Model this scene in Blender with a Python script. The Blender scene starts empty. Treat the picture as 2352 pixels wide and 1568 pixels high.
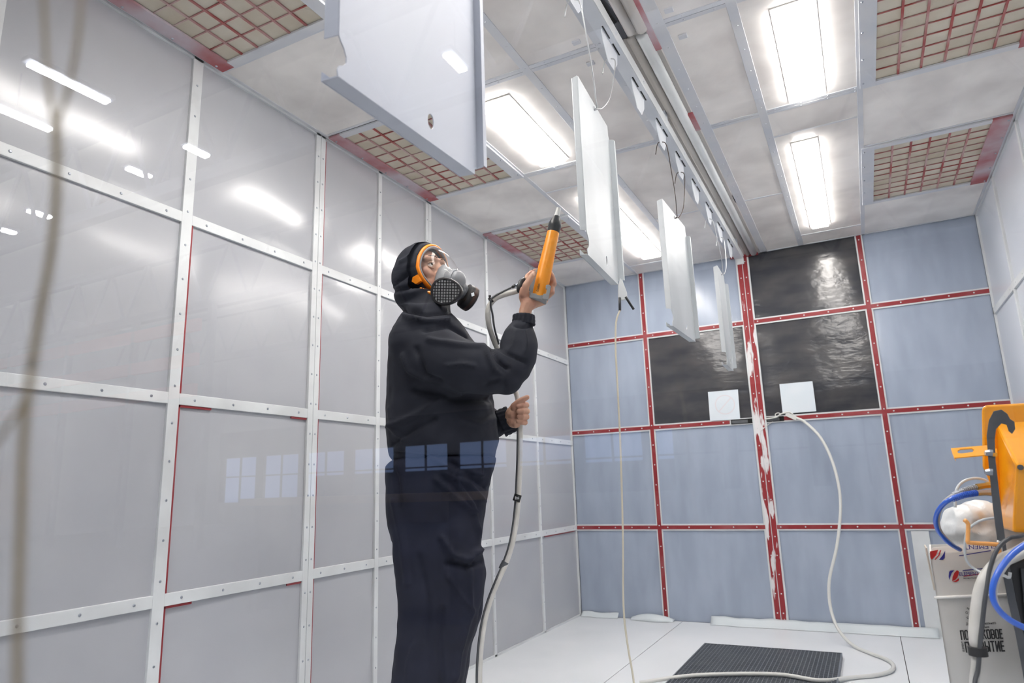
import bpy, bmesh, math, random
import numpy as np
from mathutils import Vector, Matrix, noise
random.seed(7)
S = bpy.context.scene
COL = S.collection
PI = math.pi

# ------------------------------------------------------------------ camera
FPX, YAW, PITCH, ROLL = 1546.9, -0.4716, 0.2138, -0.0327
CAM = Vector((2.078, -5.097, 0.97))
H, W = 2.622, 2.914
GY = -4.56                                  # plane of the front glass
def _axes():
    cy, sy, cp, sp = math.cos(YAW), math.sin(YAW), math.cos(PITCH), math.sin(PITCH)
    f = Vector((sy*cp, cy*cp, sp)); r = Vector((cy, -sy, 0)); u = r.cross(f)
    cr, sr = math.cos(ROLL), math.sin(ROLL)
    return cr*r + sr*u, -sr*r + cr*u, f
RR, UU, FF = _axes()
cam = bpy.data.cameras.new('camera'); camo = bpy.data.objects.new('camera', cam); COL.objects.link(camo)
camo.matrix_world = Matrix(((RR.x, UU.x, -FF.x, CAM.x), (RR.y, UU.y, -FF.y, CAM.y), (RR.z, UU.z, -FF.z, CAM.z), (0, 0, 0, 1)))
cam.sensor_width = 36; cam.sensor_fit = 'HORIZONTAL'; cam.lens = FPX/2352*36
cam.clip_start = 0.02; cam.clip_end = 200
cam.dof.use_dof = True; cam.dof.focus_distance = 2.35; cam.dof.aperture_fstop = 4.5
S.camera = camo
S.view_settings.view_transform = 'Standard'; S.view_settings.look = 'None'
S.view_settings.gamma = 1; S.view_settings.use_curve_mapping = False
S.view_settings.exposure = 0.0
LIGHT_BOOTH = 33.5
LIGHT_HALL = 100.0
# ------------------------------------------------------------------ world: an overcast, slightly blue winter sky
wd = bpy.data.worlds.new('sky'); S.world = wd; wd.use_nodes = True
bg = wd.node_tree.nodes['Background']
bg.inputs['Color'].default_value = (0.30, 0.45, 0.85, 1); bg.inputs['Strength'].default_value = 1.6

# ------------------------------------------------------------------ pixel helpers (used once, to read real positions off the photograph)
NH = Vector((FF.x, FF.y, 0)).normalized()   # horizontal view direction
HH = Vector((NH.y, -NH.x, 0))               # horizontal, to the right
def ray(px, py): return FF + RR*((px-1176)/FPX) - UU*((py-784)/FPX)
def A(px, py, q):                           # point on the vertical plane q metres ahead
    v = ray(px, py); return CAM + v*(q/v.dot(NH))
def PL(px, py, ax, val):
    v = ray(px, py); return CAM + v*((val-CAM[ax])/v[ax])
def mpp(px, py, q): return (A(px+1, py, q)-A(px, py, q)).length

# ------------------------------------------------------------------ materials
def lin(c):
    return tuple(((x/255)/12.92 if x/255 <= .04045 else ((x/255+.055)/1.055)**2.4) for x in c)
def mat(name, rgb, rough=.5, metal=0, spec=.5, var=None, scale=8, bump=0, bscale=40, coat=0, stretch=None, lo=.35, hi=.65, emit=None, rvar=None):
    m = bpy.data.materials.new(name); m.use_nodes = True
    N, L = m.node_tree.nodes, m.node_tree.links
    b = N['Principled BSDF']
    b.inputs['Base Color'].default_value = (*lin(rgb), 1)
    b.inputs['Roughness'].default_value = rough; b.inputs['Metallic'].default_value = metal
    b.inputs['Specular IOR Level'].default_value = spec
    if coat: b.inputs['Coat Weight'].default_value = coat; b.inputs['Coat Roughness'].default_value = .1
    tc = N.new('ShaderNodeTexCoord'); mp = N.new('ShaderNodeMapping'); L.new(tc.outputs['Object'], mp.inputs['Vector'])
    if stretch: mp.inputs['Scale'].default_value = stretch
    if var:
        n = N.new('ShaderNodeTexNoise'); n.inputs['Scale'].default_value = scale; n.inputs['Detail'].default_value = 6
        L.new(mp.outputs[0], n.inputs['Vector'])
        r = N.new('ShaderNodeMapRange'); r.inputs['From Min'].default_value = lo; r.inputs['From Max'].default_value = hi
        L.new(n.outputs['Fac'], r.inputs['Value'])
        mx = N.new('ShaderNodeMix'); mx.data_type = 'RGBA'
        mx.inputs[6].default_value = (*lin(rgb), 1); mx.inputs[7].default_value = (*lin(var), 1)
        L.new(r.outputs[0], mx.inputs[0]); L.new(mx.outputs[2], b.inputs['Base Color'])
        if rvar:
            r2 = N.new('ShaderNodeMapRange'); r2.inputs['To Min'].default_value = rough; r2.inputs['To Max'].default_value = rvar
            L.new(r.outputs[0], r2.inputs['Value']); L.new(r2.outputs[0], b.inputs['Roughness'])
    if bump:
        n2 = N.new('ShaderNodeTexNoise'); n2.inputs['Scale'].default_value = bscale; n2.inputs['Detail'].default_value = 4
        L.new(mp.outputs[0], n2.inputs['Vector'])
        bp = N.new('ShaderNodeBump'); bp.inputs['Strength'].default_value = 1; bp.inputs['Distance'].default_value = bump
        L.new(n2.outputs['Fac'], bp.inputs['Height']); L.new(bp.outputs[0], b.inputs['Normal'])
    if emit:
        b.inputs['Emission Color'].default_value = (*lin(rgb), 1); b.inputs['Emission Strength'].default_value = emit
    return m
def glass_mat(name, tint=(1, 1, 1), ior=1.5, haze=0.0, rough=0.0):
    m = bpy.data.materials.new(name); m.use_nodes = True
    N, L = m.node_tree.nodes, m.node_tree.links; N.clear()
    o = N.new('ShaderNodeOutputMaterial'); t = N.new('ShaderNodeBsdfTransparent'); g = N.new('ShaderNodeBsdfGlossy')
    t.inputs[0].default_value = (*tint, 1); g.inputs['Roughness'].default_value = rough
    fr = N.new('ShaderNodeFresnel'); ge = N.new('ShaderNodeNewGeometry')
    io = N.new('ShaderNodeMapRange'); io.inputs['To Min'].default_value = ior; io.inputs['To Max'].default_value = 1/ior
    L.new(ge.outputs['Backfacing'], io.inputs['Value']); L.new(io.outputs[0], fr.inputs['IOR'])   # thin sheet: same reflectance from both faces
    mx = N.new('ShaderNodeMixShader'); L.new(fr.outputs[0], mx.inputs[0]); L.new(t.outputs[0], mx.inputs[1]); L.new(g.outputs[0], mx.inputs[2])
    if haze:
        d = N.new('ShaderNodeBsdfDiffuse'); d.inputs[0].default_value = (.9, .9, .9, 1)
        m2 = N.new('ShaderNodeMixShader'); m2.inputs[0].default_value = haze
        L.new(mx.outputs[0], m2.inputs[1]); L.new(d.outputs[0], m2.inputs[2]); L.new(m2.outputs[0], o.inputs[0])
    else: L.new(mx.outputs[0], o.inputs[0])
    return m
M = dict(
    frame=mat('white_strip', (222, 226, 228), .38, bump=.0004, bscale=60, var=(205, 208, 210), scale=5),
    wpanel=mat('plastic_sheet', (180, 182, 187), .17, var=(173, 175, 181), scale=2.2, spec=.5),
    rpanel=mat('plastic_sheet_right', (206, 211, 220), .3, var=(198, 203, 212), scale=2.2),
    bpanel=mat('blue_grey_sheet', (166, 177, 195), .2, var=(155, 166, 184), scale=3, bump=.0012, bscale=5, stretch=(3, 1, .8)),
    dark=mat('dark_window_film', (58, 60, 66), .15, var=(88, 86, 86), scale=3.5, lo=.4, hi=.75, bump=.003, bscale=7, stretch=(1, 1, 2.2)),
    dust=mat('powder_dusted_sheet', (246, 242, 238), .32, var=(216, 211, 208), scale=3.2, bump=.0012, bscale=22, lo=.38, hi=.66),
    ceilstrip=mat('galvanised_strip', (204, 208, 216), .4, var=(218, 219, 222), scale=6, metal=.1),
    red=mat('red_primer_strip', (142, 38, 44), .45, var=(160, 84, 88), scale=5, lo=.5, hi=.75),
    redpowder=mat('red_strip_under_powder', (146, 38, 44), .5, var=(222, 220, 222), scale=7, lo=.54, hi=.58, stretch=(3, 1, .6)),
    redfade=mat('red_filter_frame', (168, 84, 88), .5, var=(198, 186, 194), scale=3.5, lo=.38, hi=.62),
    redbar=mat('red_grille_bar', (160, 70, 66), .5, var=(200, 182, 178), scale=4, lo=.42, hi=.66),
    cloth=mat('filter_cloth', (218, 212, 198), .9, var=(192, 182, 162), scale=3, bump=.001, bscale=90),
    floor=mat('white_floor_sheet', (230, 233, 237), .45, var=(222, 226, 230), scale=3),
    black=mat('black_rubber', (20, 21, 23), .5), blackgap=mat('black_gap', (8, 8, 9), .8),
    steel=mat('zinc_steel', (170, 176, 186), .35, metal=.8),
    grate=mat('grate_steel', (112, 118, 128), .45, metal=.3, var=(120, 126, 134), scale=9),
    powderpart=mat('powder_coated_sheet', (196, 201, 212), .5, var=(190, 195, 207), scale=2.5),
    barepart=mat('semi_coated_sheet', (196, 201, 205), .42, metal=.1, var=(178, 184, 188), scale=4, stretch=(1, 1, .35), lo=.4, hi=.7),
    bar=mat('white_hanging_bar', (220, 224, 229), .4, var=(205, 210, 218), scale=6),
    wire=mat('bent_wire', (190, 192, 194), .35, metal=.6), darkwire=mat('dark_bent_wire', (84, 74, 68), .45, metal=.5),
    lip=mat('slot_lip', (196, 192, 188), .45, var=(172, 168, 162), scale=5, stretch=(1, .3, 1)),
    paper=mat('paper', (222, 229, 236), .8, var=(214, 224, 232), scale=9),
    cloth_navy=mat('navy_cotton', (29, 32, 42), .8, var=(37, 40, 50), scale=14, bump=.0002, bscale=300, spec=.3), cloth_trouser=mat('navy_trouser_cotton', (16, 20, 36), .8, var=(22, 26, 44), scale=14, bump=.0002, bscale=300, spec=.3),
    skin=mat('skin', (198, 158, 134), .55, var=(180, 132, 112), scale=22, bump=.0004, bscale=160),
    orange=mat('orange_plastic', (246, 146, 20), .35, var=(238, 134, 12), scale=9),
    orangegun=mat('orange_gun_shell', (240, 150, 14), .4, var=(236, 176, 84), scale=14, lo=.55, hi=.8),
    maskgrey=mat('grey_rubber', (134, 137, 142), .42), maskdark=mat('dark_plastic', (44, 43, 45), .45),
    maskwhite=mat('filter_media', (252, 252, 252), .8), brownband=mat('brown_cartridge', (66, 44, 36), .4),
    gunblack=mat('black_plastic', (44, 46, 50), .4), gungrey=mat('grey_plastic', (118, 122, 126), .45, var=(146, 148, 150), scale=14),
    nozzle=mat('white_nozzle', (214, 214, 212), .5),
    hose=mat('clear_braided_hose', (206, 204, 200), .3, var=(190, 188, 182), scale=20),
    cable=mat('grey_hose', (168, 168, 166), .45), darkcable=mat('dark_cable', (70, 72, 76), .4),
    yellowcable=mat('cream_cable', (206, 200, 182), .45), whitecable=mat('white_cable', (214, 215, 212), .45),
    blue=mat('blue_hose', (48, 100, 205), .3, coat=.4), clear=mat('clear_tube', (205, 212, 216), .15),
    machine=mat('orange_machine_paint', (248, 170, 14), .3, coat=.3, var=(244, 160, 10), scale=4),
    charcoal=mat('charcoal_steel', (72, 75, 80), .5, var=(90, 92, 96), scale=14),
    carton=mat('white_carton', (238, 237, 234), .6, var=(230, 229, 226), scale=6), cartonin=mat('carton_edge', (196, 188, 176), .8),
    inkblack=mat('black_ink', (26, 26, 28), .6), inkblue=mat('blue_ink', (52, 52, 150), .6), inkred=mat('red_ink', (196, 42, 44), .6),
    bag=mat('plastic_bag', (228, 232, 235), .3, bump=.006, bscale=18), film=mat('loose_film', (214, 222, 226), .25),
    brass=mat('brass', (190, 160, 90), .3, metal=.9), cord=mat('brown_cord', (152, 138, 114), .8),
    eye=mat('eye_white', (225, 220, 215), .2), iris=mat('iris', (70, 60, 50), .2), hair=mat('brow_hair', (70, 50, 40), .8),
    hallwall=mat('hall_wall_cladding', (132, 134, 138), .7), hallroof=mat('hall_roof_cladding', (168, 168, 166), .7),
    hallbeam=mat('hall_steelwork', (88, 92, 102), .6), hallfloor=mat('hall_concrete', (74, 75, 78), .6),
    halldark=mat('hall_dark_band', (30, 34, 42), .7), rack=mat('rack_orange', (206, 92, 60), .5), tree=mat('distant_trees', (38, 46, 44), .9),
    timber=mat('planks', (170, 150, 128), .7),
    visor=glass_mat('visor_polycarbonate', (.97, .97, .97), 1.28, .03, .04),
    glass=glass_mat('front_window_glass', (1, 1, 1), 1.55, 0.0, 0.0),
)
def emat(name, rgb, s):
    m = bpy.data.materials.new(name); m.use_nodes = True; N = m.node_tree.nodes; L = m.node_tree.links; N.clear()
    e = N.new('ShaderNodeEmission'); e.inputs[0].default_value = (*lin(rgb), 1); e.inputs[1].default_value = s
    o = N.new('ShaderNodeOutputMaterial'); L.new(e.outputs[0], o.inputs[0]); return m
M['tube'] = emat('booth_light', (255, 250, 244), LIGHT_BOOTH)
M['halltube'] = emat('hall_and_fill_light', (252, 252, 255), LIGHT_HALL)

# ------------------------------------------------------------------ object helpers
WLOC = {}
def wl(o): return WLOC.get(o.name, Vector((0, 0, 0))) if o else Vector((0, 0, 0))
def thing(name, label, cat, loc, group=None, kind=None):
    o = bpy.data.objects.new(name, None); COL.objects.link(o); o.location = loc; o.empty_display_size = .05
    WLOC[o.name] = Vector(loc)
    o['label'] = label; o['category'] = cat
    if group: o['group'] = group
    if kind: o['kind'] = kind
    return o
def tag(o, label, cat, group=None):
    o['label'] = label; o['category'] = cat
    if group: o['group'] = group
    return o
class MB:
    def __init__(s): s.v = []; s.f = []
    def add(s, vs, fs):
        n = len(s.v); s.v += [Vector(v) for v in vs]; s.f += [tuple(i+n for i in f) for f in fs]; return s
    def box(s, a, b):
        x0, y0, z0 = a; x1, y1, z1 = b
        return s.add([(x0,y0,z0),(x1,y0,z0),(x1,y1,z0),(x0,y1,z0),(x0,y0,z1),(x1,y0,z1),(x1,y1,z1),(x0,y1,z1)],
                     [(0,3,2,1),(4,5,6,7),(0,1,5,4),(1,2,6,5),(2,3,7,6),(3,0,4,7)])
    def obox(s, c, ax, ay, az):                # centre and three half-axis vectors
        c, ax, ay, az = map(Vector, (c, ax, ay, az))
        return s.add([c+ax*i+ay*j+az*k for k in (-1, 1) for i, j in ((-1,-1),(1,-1),(1,1),(-1,1))],
                     [(0,3,2,1),(4,5,6,7),(0,1,5,4),(1,2,6,5),(2,3,7,6),(3,0,4,7)])
    def loft(s, rings, close=True):
        n = len(rings[0]); vs = [p for r in rings for p in r]; fs = []
        for i in range(len(rings)-1):
            for j in range(n): fs.append((i*n+j, i*n+(j+1) % n, (i+1)*n+(j+1) % n, (i+1)*n+j))
        if close: fs += [tuple(reversed(range(n))), tuple(range((len(rings)-1)*n, len(rings)*n))]
        return s.add(vs, fs)
    def tube(s, pts, rad, n=10, smooth=4):
        pts = [Vector(p) for p in pts]
        rads = rad if isinstance(rad, (list, tuple)) else [rad]*len(pts)
        if smooth and len(pts) > 2:
            P = []; Rd = []
            for i in range(len(pts)-1):
                p0, p1, p2, p3 = pts[max(i-1, 0)], pts[i], pts[i+1], pts[min(i+2, len(pts)-1)]
                for k in range(smooth):
                    t = k/smooth
                    P.append(.5*((2*p1)+(p2-p0)*t+(2*p0-5*p1+4*p2-p3)*t*t+(3*p1-3*p2+p3-p0)*t**3)); Rd.append(rads[i]*(1-t)+rads[i+1]*t)
            P.append(pts[-1]); Rd.append(rads[-1]); pts, rads = P, Rd
        rings = []; up = None
        for i, p in enumerate(pts):
            t = (pts[min(i+1, len(pts)-1)]-pts[max(i-1, 0)]).normalized()
            if up is None: up = t.orthogonal().normalized()
            up = (up - t*up.dot(t)).normalized(); sd = t.cross(up)
            rings.append([p+(up*math.cos(2*PI*k/n)+sd*math.sin(2*PI*k/n))*rads[i] for k in range(n)])
        return s.loft(rings)
    def cyl(s, a, b, r0, r1=None, n=24): return s.tube([a, b], [r0, r0 if r1 is None else r1], n, 0)
    def prism(s, poly, vec):                   # poly: 3D loop, extruded along vec
        poly = [Vector(p) for p in poly]; vec = Vector(vec); n = len(poly)
        return s.add(poly+[p+vec for p in poly], [tuple(range(n)), tuple(reversed(range(n, 2*n)))]+[(i, n+i, n+(i+1) % n, (i+1) % n) for i in range(n)])
    def ball(s, c, r, nu=14, nv=10, ax=None):
        c = Vector(c); ax = ax or (Vector((r, 0, 0)), Vector((0, r, 0)), Vector((0, 0, r)))
        rings = [[c+ax[0]*math.sin(PI*i/nv)*math.cos(2*PI*k/nu)+ax[1]*math.sin(PI*i/nv)*math.sin(2*PI*k/nu)+ax[2]*math.cos(PI*i/nv) for k in range(nu)] for i in range(nv+1)]
        rings[0] = [c+ax[2]+(p-c-ax[2])*.02+ (rings[1][k]-c-ax[2])*.02 for k, p in enumerate(rings[0])]
        rings[-1] = [c-ax[2]+(rings[-2][k]-c+ax[2])*.02 for k in range(nu)]
        return s.loft(rings)
    def chain(s, pts, n=12):                   # rounded chain of (point, radius) for remeshing
        for (a, ra), (b, rb) in zip(pts, pts[1:]): s.tube([a, b], [ra, rb], n, 0)
        for p, r in pts: s.ball(p, r, n, 8)
        return s
    def build(s, name, m, parent=None, smooth=False, bevel=0, kind=None, auto=False, fix=True, loc=None):
        vs = s.v
        if parent is None and loc is None and vs:
            xs = [v.x for v in vs]; ys = [v.y for v in vs]; zs = [v.z for v in vs]
            loc = Vector(((min(xs)+max(xs))/2, (min(ys)+max(ys))/2, min(zs)))
        off = Vector(loc) if parent is None else wl(parent)
        me = bpy.data.meshes.new(name); me.from_pydata([tuple(v-off) for v in vs], [], s.f)
        if fix:
            b = bmesh.new(); b.from_mesh(me); bmesh.ops.recalc_face_normals(b, faces=b.faces); b.to_mesh(me); b.free()
        me.materials.append(m)
        if smooth: me.shade_smooth()
        if auto: me.set_sharp_from_angle(angle=math.radians(40))
        o = bpy.data.objects.new(name, me); COL.objects.link(o)
        if parent is None: o.location = off; WLOC[o.name] = off
        else: o.parent = parent; WLOC[o.name] = wl(parent)
        if bevel:
            bv = o.modifiers.new('bevel', 'BEVEL'); bv.width = bevel; bv.segments = 2; bv.limit_method = 'ANGLE'
        if kind: o['kind'] = kind
        return o
def remesh(o, voxel, smooth=2, keep=True):
    """bake a voxel remesh + smoothing into o's mesh, return world-space vertex array"""
    md = o.modifiers.new('r', 'REMESH'); md.mode = 'VOXEL'; md.voxel_size = voxel
    if smooth:
        sm = o.modifiers.new('s', 'SMOOTH'); sm.iterations = smooth; sm.factor = .5
    dg = bpy.context.evaluated_depsgraph_get(); dg.update()
    me = bpy.data.meshes.new_from_object(o.evaluated_get(dg)); o.modifiers.clear()
    mt = o.data.materials[0]; o.data = me
    if not me.materials: me.materials.append(mt)
    me.shade_smooth()
    return me
def get_co(me):
    a = np.empty(len(me.vertices)*3); me.vertices.foreach_get('co', a); return a.reshape(-1, 3)
def get_no(me):
    a = np.empty(len(me.vertices)*3); me.vertices.foreach_get('normal', a); return a.reshape(-1, 3)
def proj(a):
    d = a-np.array(CAM); z = d@np.array(FF)
    return 1176+FPX*(d@np.array(RR))/z, 784-FPX*(d@np.array(UU))/z
def crease(o, lines, wrinkle=.003, seed=0):
    """push folds into a cloth mesh: lines = (px polyline, amplitude m, width px)"""
    me = o.data; co = get_co(me); no = get_no(me); w = co+np.array(wl(o.parent if o.parent else o))
    px, py = proj(w); face = np.clip(-(no@np.array(NH))*2+.3, 0, 1); dsp = np.zeros(len(co))
    for pts, amp, wid in lines:
        best = np.full(len(co), 1e9)
        for (ax, ay), (bx, by) in zip(pts, pts[1:]):
            dx, dy = bx-ax, by-ay; L2 = dx*dx+dy*dy
            t = np.clip(((px-ax)*dx+(py-ay)*dy)/L2, 0, 1)
            best = np.minimum(best, np.hypot(px-ax-t*dx, py-ay-t*dy))
        dsp += amp*1.8*np.exp(-(best/(wid*.75))**2)*face
    for i in range(len(co)):
        p = Vector(w[i]); dsp[i] += wrinkle*(noise.noise(Vector((p.x*9+seed, p.y*9, p.z*14)))+.5*noise.noise(Vector((p.x*22, p.y*22, p.z*30+seed))))
    co = co+no*dsp[:, None]; me.vertices.foreach_set('co', co.ravel()); me.update()

def part(mb_fn, name, m, parent, **k):
    mb = MB(); mb_fn(mb); return mb.build(name, m, parent, **k)
def copy_part(src, parent, loc):
    o = src.copy(); COL.objects.link(o); o.parent = parent; o.location = loc; return o
def text_part(txt, name, m, parent, origin, xdir, ydir, size, sx=1.0, bold=0, depth=.0004, align='LEFT'):
    cu = bpy.data.curves.new(name, 'FONT'); cu.body = txt; cu.size = 10; cu.extrude = depth/2*10/size; cu.offset = min(bold*10/size, .12); cu.align_x = align
    t = bpy.data.objects.new('tmp', cu); COL.objects.link(t)
    dg = bpy.context.evaluated_depsgraph_get(); dg.update()
    me = bpy.data.meshes.new_from_object(t.evaluated_get(dg)); bpy.data.objects.remove(t); me.name = name
    X = Vector(xdir).normalized()*sx; Y = Vector(ydir).normalized(); Z = X.normalized().cross(Y)
    off = Vector(origin)-wl(parent)
    for v in me.vertices:
        c = v.co.copy(); v.co = off+(X*c.x+Y*c.y+Z*c.z)*(size/10)
    me.materials.clear(); me.materials.append(m)
    o = bpy.data.objects.new(name, me); COL.objects.link(o); o.parent = parent; WLOC[o.name] = wl(parent)
    return o

# ================================================================== SETTING: floor
Y0 = -4.6                                    # front end of the booth
fl = MB().box((-.1, Y0-.05, -.08), (W+.1, .1, -.006)).build('floor', M['blackgap'], kind='structure')
for x0, x1 in ((0, .771), (.775, 2.128), (2.132, W)):
    MB().box((x0, Y0, -.006), (x1, 0, 0)).build('floor_sheet', M['floor'], fl)

# ------------------------------------------------------------------ walls left and right
YC = [-4.25, -3.5865, -2.9214, -2.4814, -2.0361, -1.3591, -.6643]
HWID = {-4.25: .022, -3.5865: .021, -2.9214: .030, -2.4814: .014, -2.0361: .027, -1.3591: .014, -.6643: .013}
ZR = [.6496, 1.307, 1.9645]
def bulged(x, y0, y1, z0, z1, sgn, seed, amp=.008, n=18):
    vs = []; fs = []
    for j in range(n+1):
        for i in range(n+1):
            u, v = i/n, j/n; y = y0+(y1-y0)*u; z = z0+(z1-z0)*v
            e = (math.sin(PI*u)*math.sin(PI*v))**.5
            d = amp*e*(.6+1.6*noise.noise(Vector((y*1.7+seed*3.1, z*1.7, seed*1.7))))
            vs.append((x+sgn*d, y, z))
    for j in range(n):
        for i in range(n): k = j*(n+1)+i; fs.append((k, k+1, k+n+2, k+n+1))
    m = MB(); m.add(vs, fs); return m
def side_wall(name, x, sgn, pm, red):
    t = MB().box((min(x-sgn*.02, x-sgn*.09), Y0, -.05), (max(x-sgn*.02, x-sgn*.09), .09, H+.03)).build(name, M['blackgap'], kind='structure')
    ys = [Y0]+YC+[0]; zs = [0]+ZR+[H]; xp = x-sgn*.012
    k = 0
    for a, b in zip(ys, ys[1:]):
        for c, d in zip(zs, zs[1:]):
            k += 1
            bulged(xp, a, b, c, d, sgn, k).build('panel', pm, t, smooth=True, fix=False)
    xa, xb = sorted((x-sgn*.014, x))
    rv = MB()
    for y in YC:
        w = HWID[y]
        if w > .025:
            for s_ in (-1, 1):
                MB().box((xa, y+s_*(w/2+.001)-w/2, 0), (xb, y+s_*(w/2+.001)+w/2, H)).build('frame_strip', M['frame'], t, bevel=.0015)
        else: MB().box((xa, y-w, 0), (xb, y+w, H)).build('frame_strip', M['frame'], t, bevel=.0015)
        z = .07
        while z < H:
            for dy in ((-w*.5, w*.5) if w > .025 else (0,)):
                rv.cyl((x-sgn*.001, y+dy, z), (x+sgn*.0022, y+dy, z), .0055 if y < -2.6 else .004, .003, 8)
            z += .128
    ends = [Y0, -4.25, -3.5865, -2.9214, -2.4814, -2.0361, -1.3591, -.6643, 0]
    for z in ZR:
        for a, b in zip(ends, ends[1:]):
            wa = HWID.get(a, 0); wb = HWID.get(b, 0)
            MB().box((xa, a+wa, z-.0195), (xb-sgn*.0006 if sgn > 0 else xb, b-wb, z+.0195)).build('frame_strip', M['frame'], t, bevel=.0015)
            n = 4 if b-a > .5 else 3
            for i in range(n):
                y = a+(b-a)*(i+.5)/n; rv.cyl((x-sgn*.001, y, z), (x+sgn*.0022, y, z), .0055 if y < -2.6 else .004, .003, 8)
    for a, b in ((0, .012), (H-.014, H)):
        MB().box((xa, Y0, a), (xb, 0, b)).build('frame_strip', M['frame'], t)
    MB().box((xa, -.014, 0), (xb, 0, H)).build('frame_strip', M['frame'], t)
    rv.build('rivet', M['steel'] if red else M['frame'], t, kind='stuff')
    if red:                                   # thin red primer edges showing beside the strips
        for y in (-3.5865, -2.9214):
            for c, d in zip(zs, zs[1:]):
                if d > H-.01 and y < -3: continue
                MB().box((x-.012, y+HWID[y]+.0, c+.020), (x-.004, y+HWID[y]+.0085, d-.020)).build('red_edge', M['red'], t)
        for z, y0, y1 in ((1.307, -3.565, -3.43), (1.307, -3.04, -2.955), (.6496, -3.565, -3.46), (.6496, -3.03, -2.955), (.6496, -.60, -.05)):
            MB().box((x-.012, y0, z-.0275), (x-.004, y1, z-.0195)).build('red_edge', M['red'], t)
    return t
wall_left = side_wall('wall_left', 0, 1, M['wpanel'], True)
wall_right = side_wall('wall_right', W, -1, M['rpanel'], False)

# ------------------------------------------------------------------ back wall
wb_ = MB().box((-.02, .02, -.05), (W+.02, .09, H+.03)).build('wall_back', M['blackgap'], kind='structure')
XC = [.657, 1.44, 2.227]; ZB = [.649, 1.385, 2.103]
xs = [0]+XC+[W]; zs = [0]+ZB+[H]
def back_panel(x0, x1, z0, z1, seed, amp=.004, n=18):
    vs = []; fs = []
    for j in range(n+1):
        for i in range(n+1):
            u, v = i/n, j/n; x = x0+(x1-x0)*u; z = z0+(z1-z0)*v
            e = (math.sin(PI*u)*math.sin(PI*v))**.5
            vs.append((x, .008-amp*e*(.6+1.8*noise.noise(Vector((x*2+seed*2.3, z*2, seed)))), z))
    for j in range(n):
        for i in range(n): k = j*(n+1)+i; fs.append((k, k+n+1, k+n+2, k+1))
    m = MB(); m.add(vs, fs); return m
wn = 0
for i in range(4):
    for j in range(4):
        dark = (i, j) in ((1, 2), (2, 2), (2, 3))
        if dark:
            wn += 1
            o = back_panel(xs[i]+.014, xs[i+1]-.014, zs[j]+.012, zs[j+1]-(.012 if j < 3 else 0), 20+wn, .009).build('window_%d' % wn, M['dark'], kind='structure', smooth=True, fix=False)
        else:
            back_panel(xs[i], xs[i+1], zs[j], zs[j+1], i*4+j).build('panel', M['bpanel'], wb_, smooth=True, fix=False)
screws = MB()
def scr(x, z): screws.cyl((x, -.003, z), (x, -.0075, z), .0058, .004, 8)
for n_, x in enumerate(XC):
    z1 = H
    if n_ == 1:
        MB().box((x-.047, -.0035, 0), (x+.047, .012, z1)).build('sealant_strip', M['frame'], wb_)
        for s_ in (-1, 1):
            MB().box((x+s_*.019-.0165, -.0055, .03), (x+s_*.019+.0165, .0, z1)).build('red_strip', M['redpowder'], wb_, bevel=.001)
            z = .09
            while z < z1: scr(x+s_*.019, z); z += .124
    else:
        MB().box((x-.0235, -.0025, 0), (x+.0235, .012, z1)).build('sealant_strip', M['frame'], wb_)
        MB().box((x-.0145, -.005, 0), (x+.0145, .0, z1)).build('red_strip', M['red'], wb_, bevel=.001)
        z = .07
        while z < z1: scr(x, z); z += .148
for z in ZB:
    for a, b in zip(xs, xs[1:]):
        a2 = a+(.048 if a == 1.44 else .024 if a else 0); b2 = b-(.048 if b == 1.44 else .024 if b < W else 0)
        MB().box((a2, -.002, z-.0235), (b2, .012, z+.0235)).build('sealant_strip', M['frame'], wb_)
        a3, b3 = a2-(.01 if a else 0), b2+(.01 if b < W else 0)
        if abs(z-1.385) < .01 and a == .657: b3 = 1.235
        if abs(z-1.385) < .01 and a == 1.44: a3 = 1.60
        MB().box((a3, -.0045, z-.0135), (b3, .0, z+.0135)).build('red_strip', M['red'], wb_, bevel=.001)
        n = 5
        for i in range(n):
            xx = a+(b-a)*(i+.4)/n
            if a3 < xx < b3: scr(xx, z)
screws.build('screw', M['frame'], wb_, kind='stuff')
# latch recesses either side of the centre joint
for x0, x1 in ((1.245, 1.392), (1.488, 1.605)):
    MB().box((x0, -.006, 1.368), (x1, .004, 1.402)).build('latch_recess', M['blackgap'], wb_)
    MB().box((x0+.006, -.012, 1.372), (x1-.03, -.006, 1.394)).build('latch_plate', M['charcoal'], wb_, bevel=.002)
MB().box((1.36, -.02, H-.018), (1.56, -.002, H-.002)).build('red_strip', M['red'], wb_)
MB().box((1.405, -.018, H-.07), (1.455, -.006, H-.02)).build('cover_plate', M['frame'], wb_, bevel=.002)
MB().box((2.275, -.004, .0), (2.372, .004, .622)).build('pale_strip', M['frame'], wb_)

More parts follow.
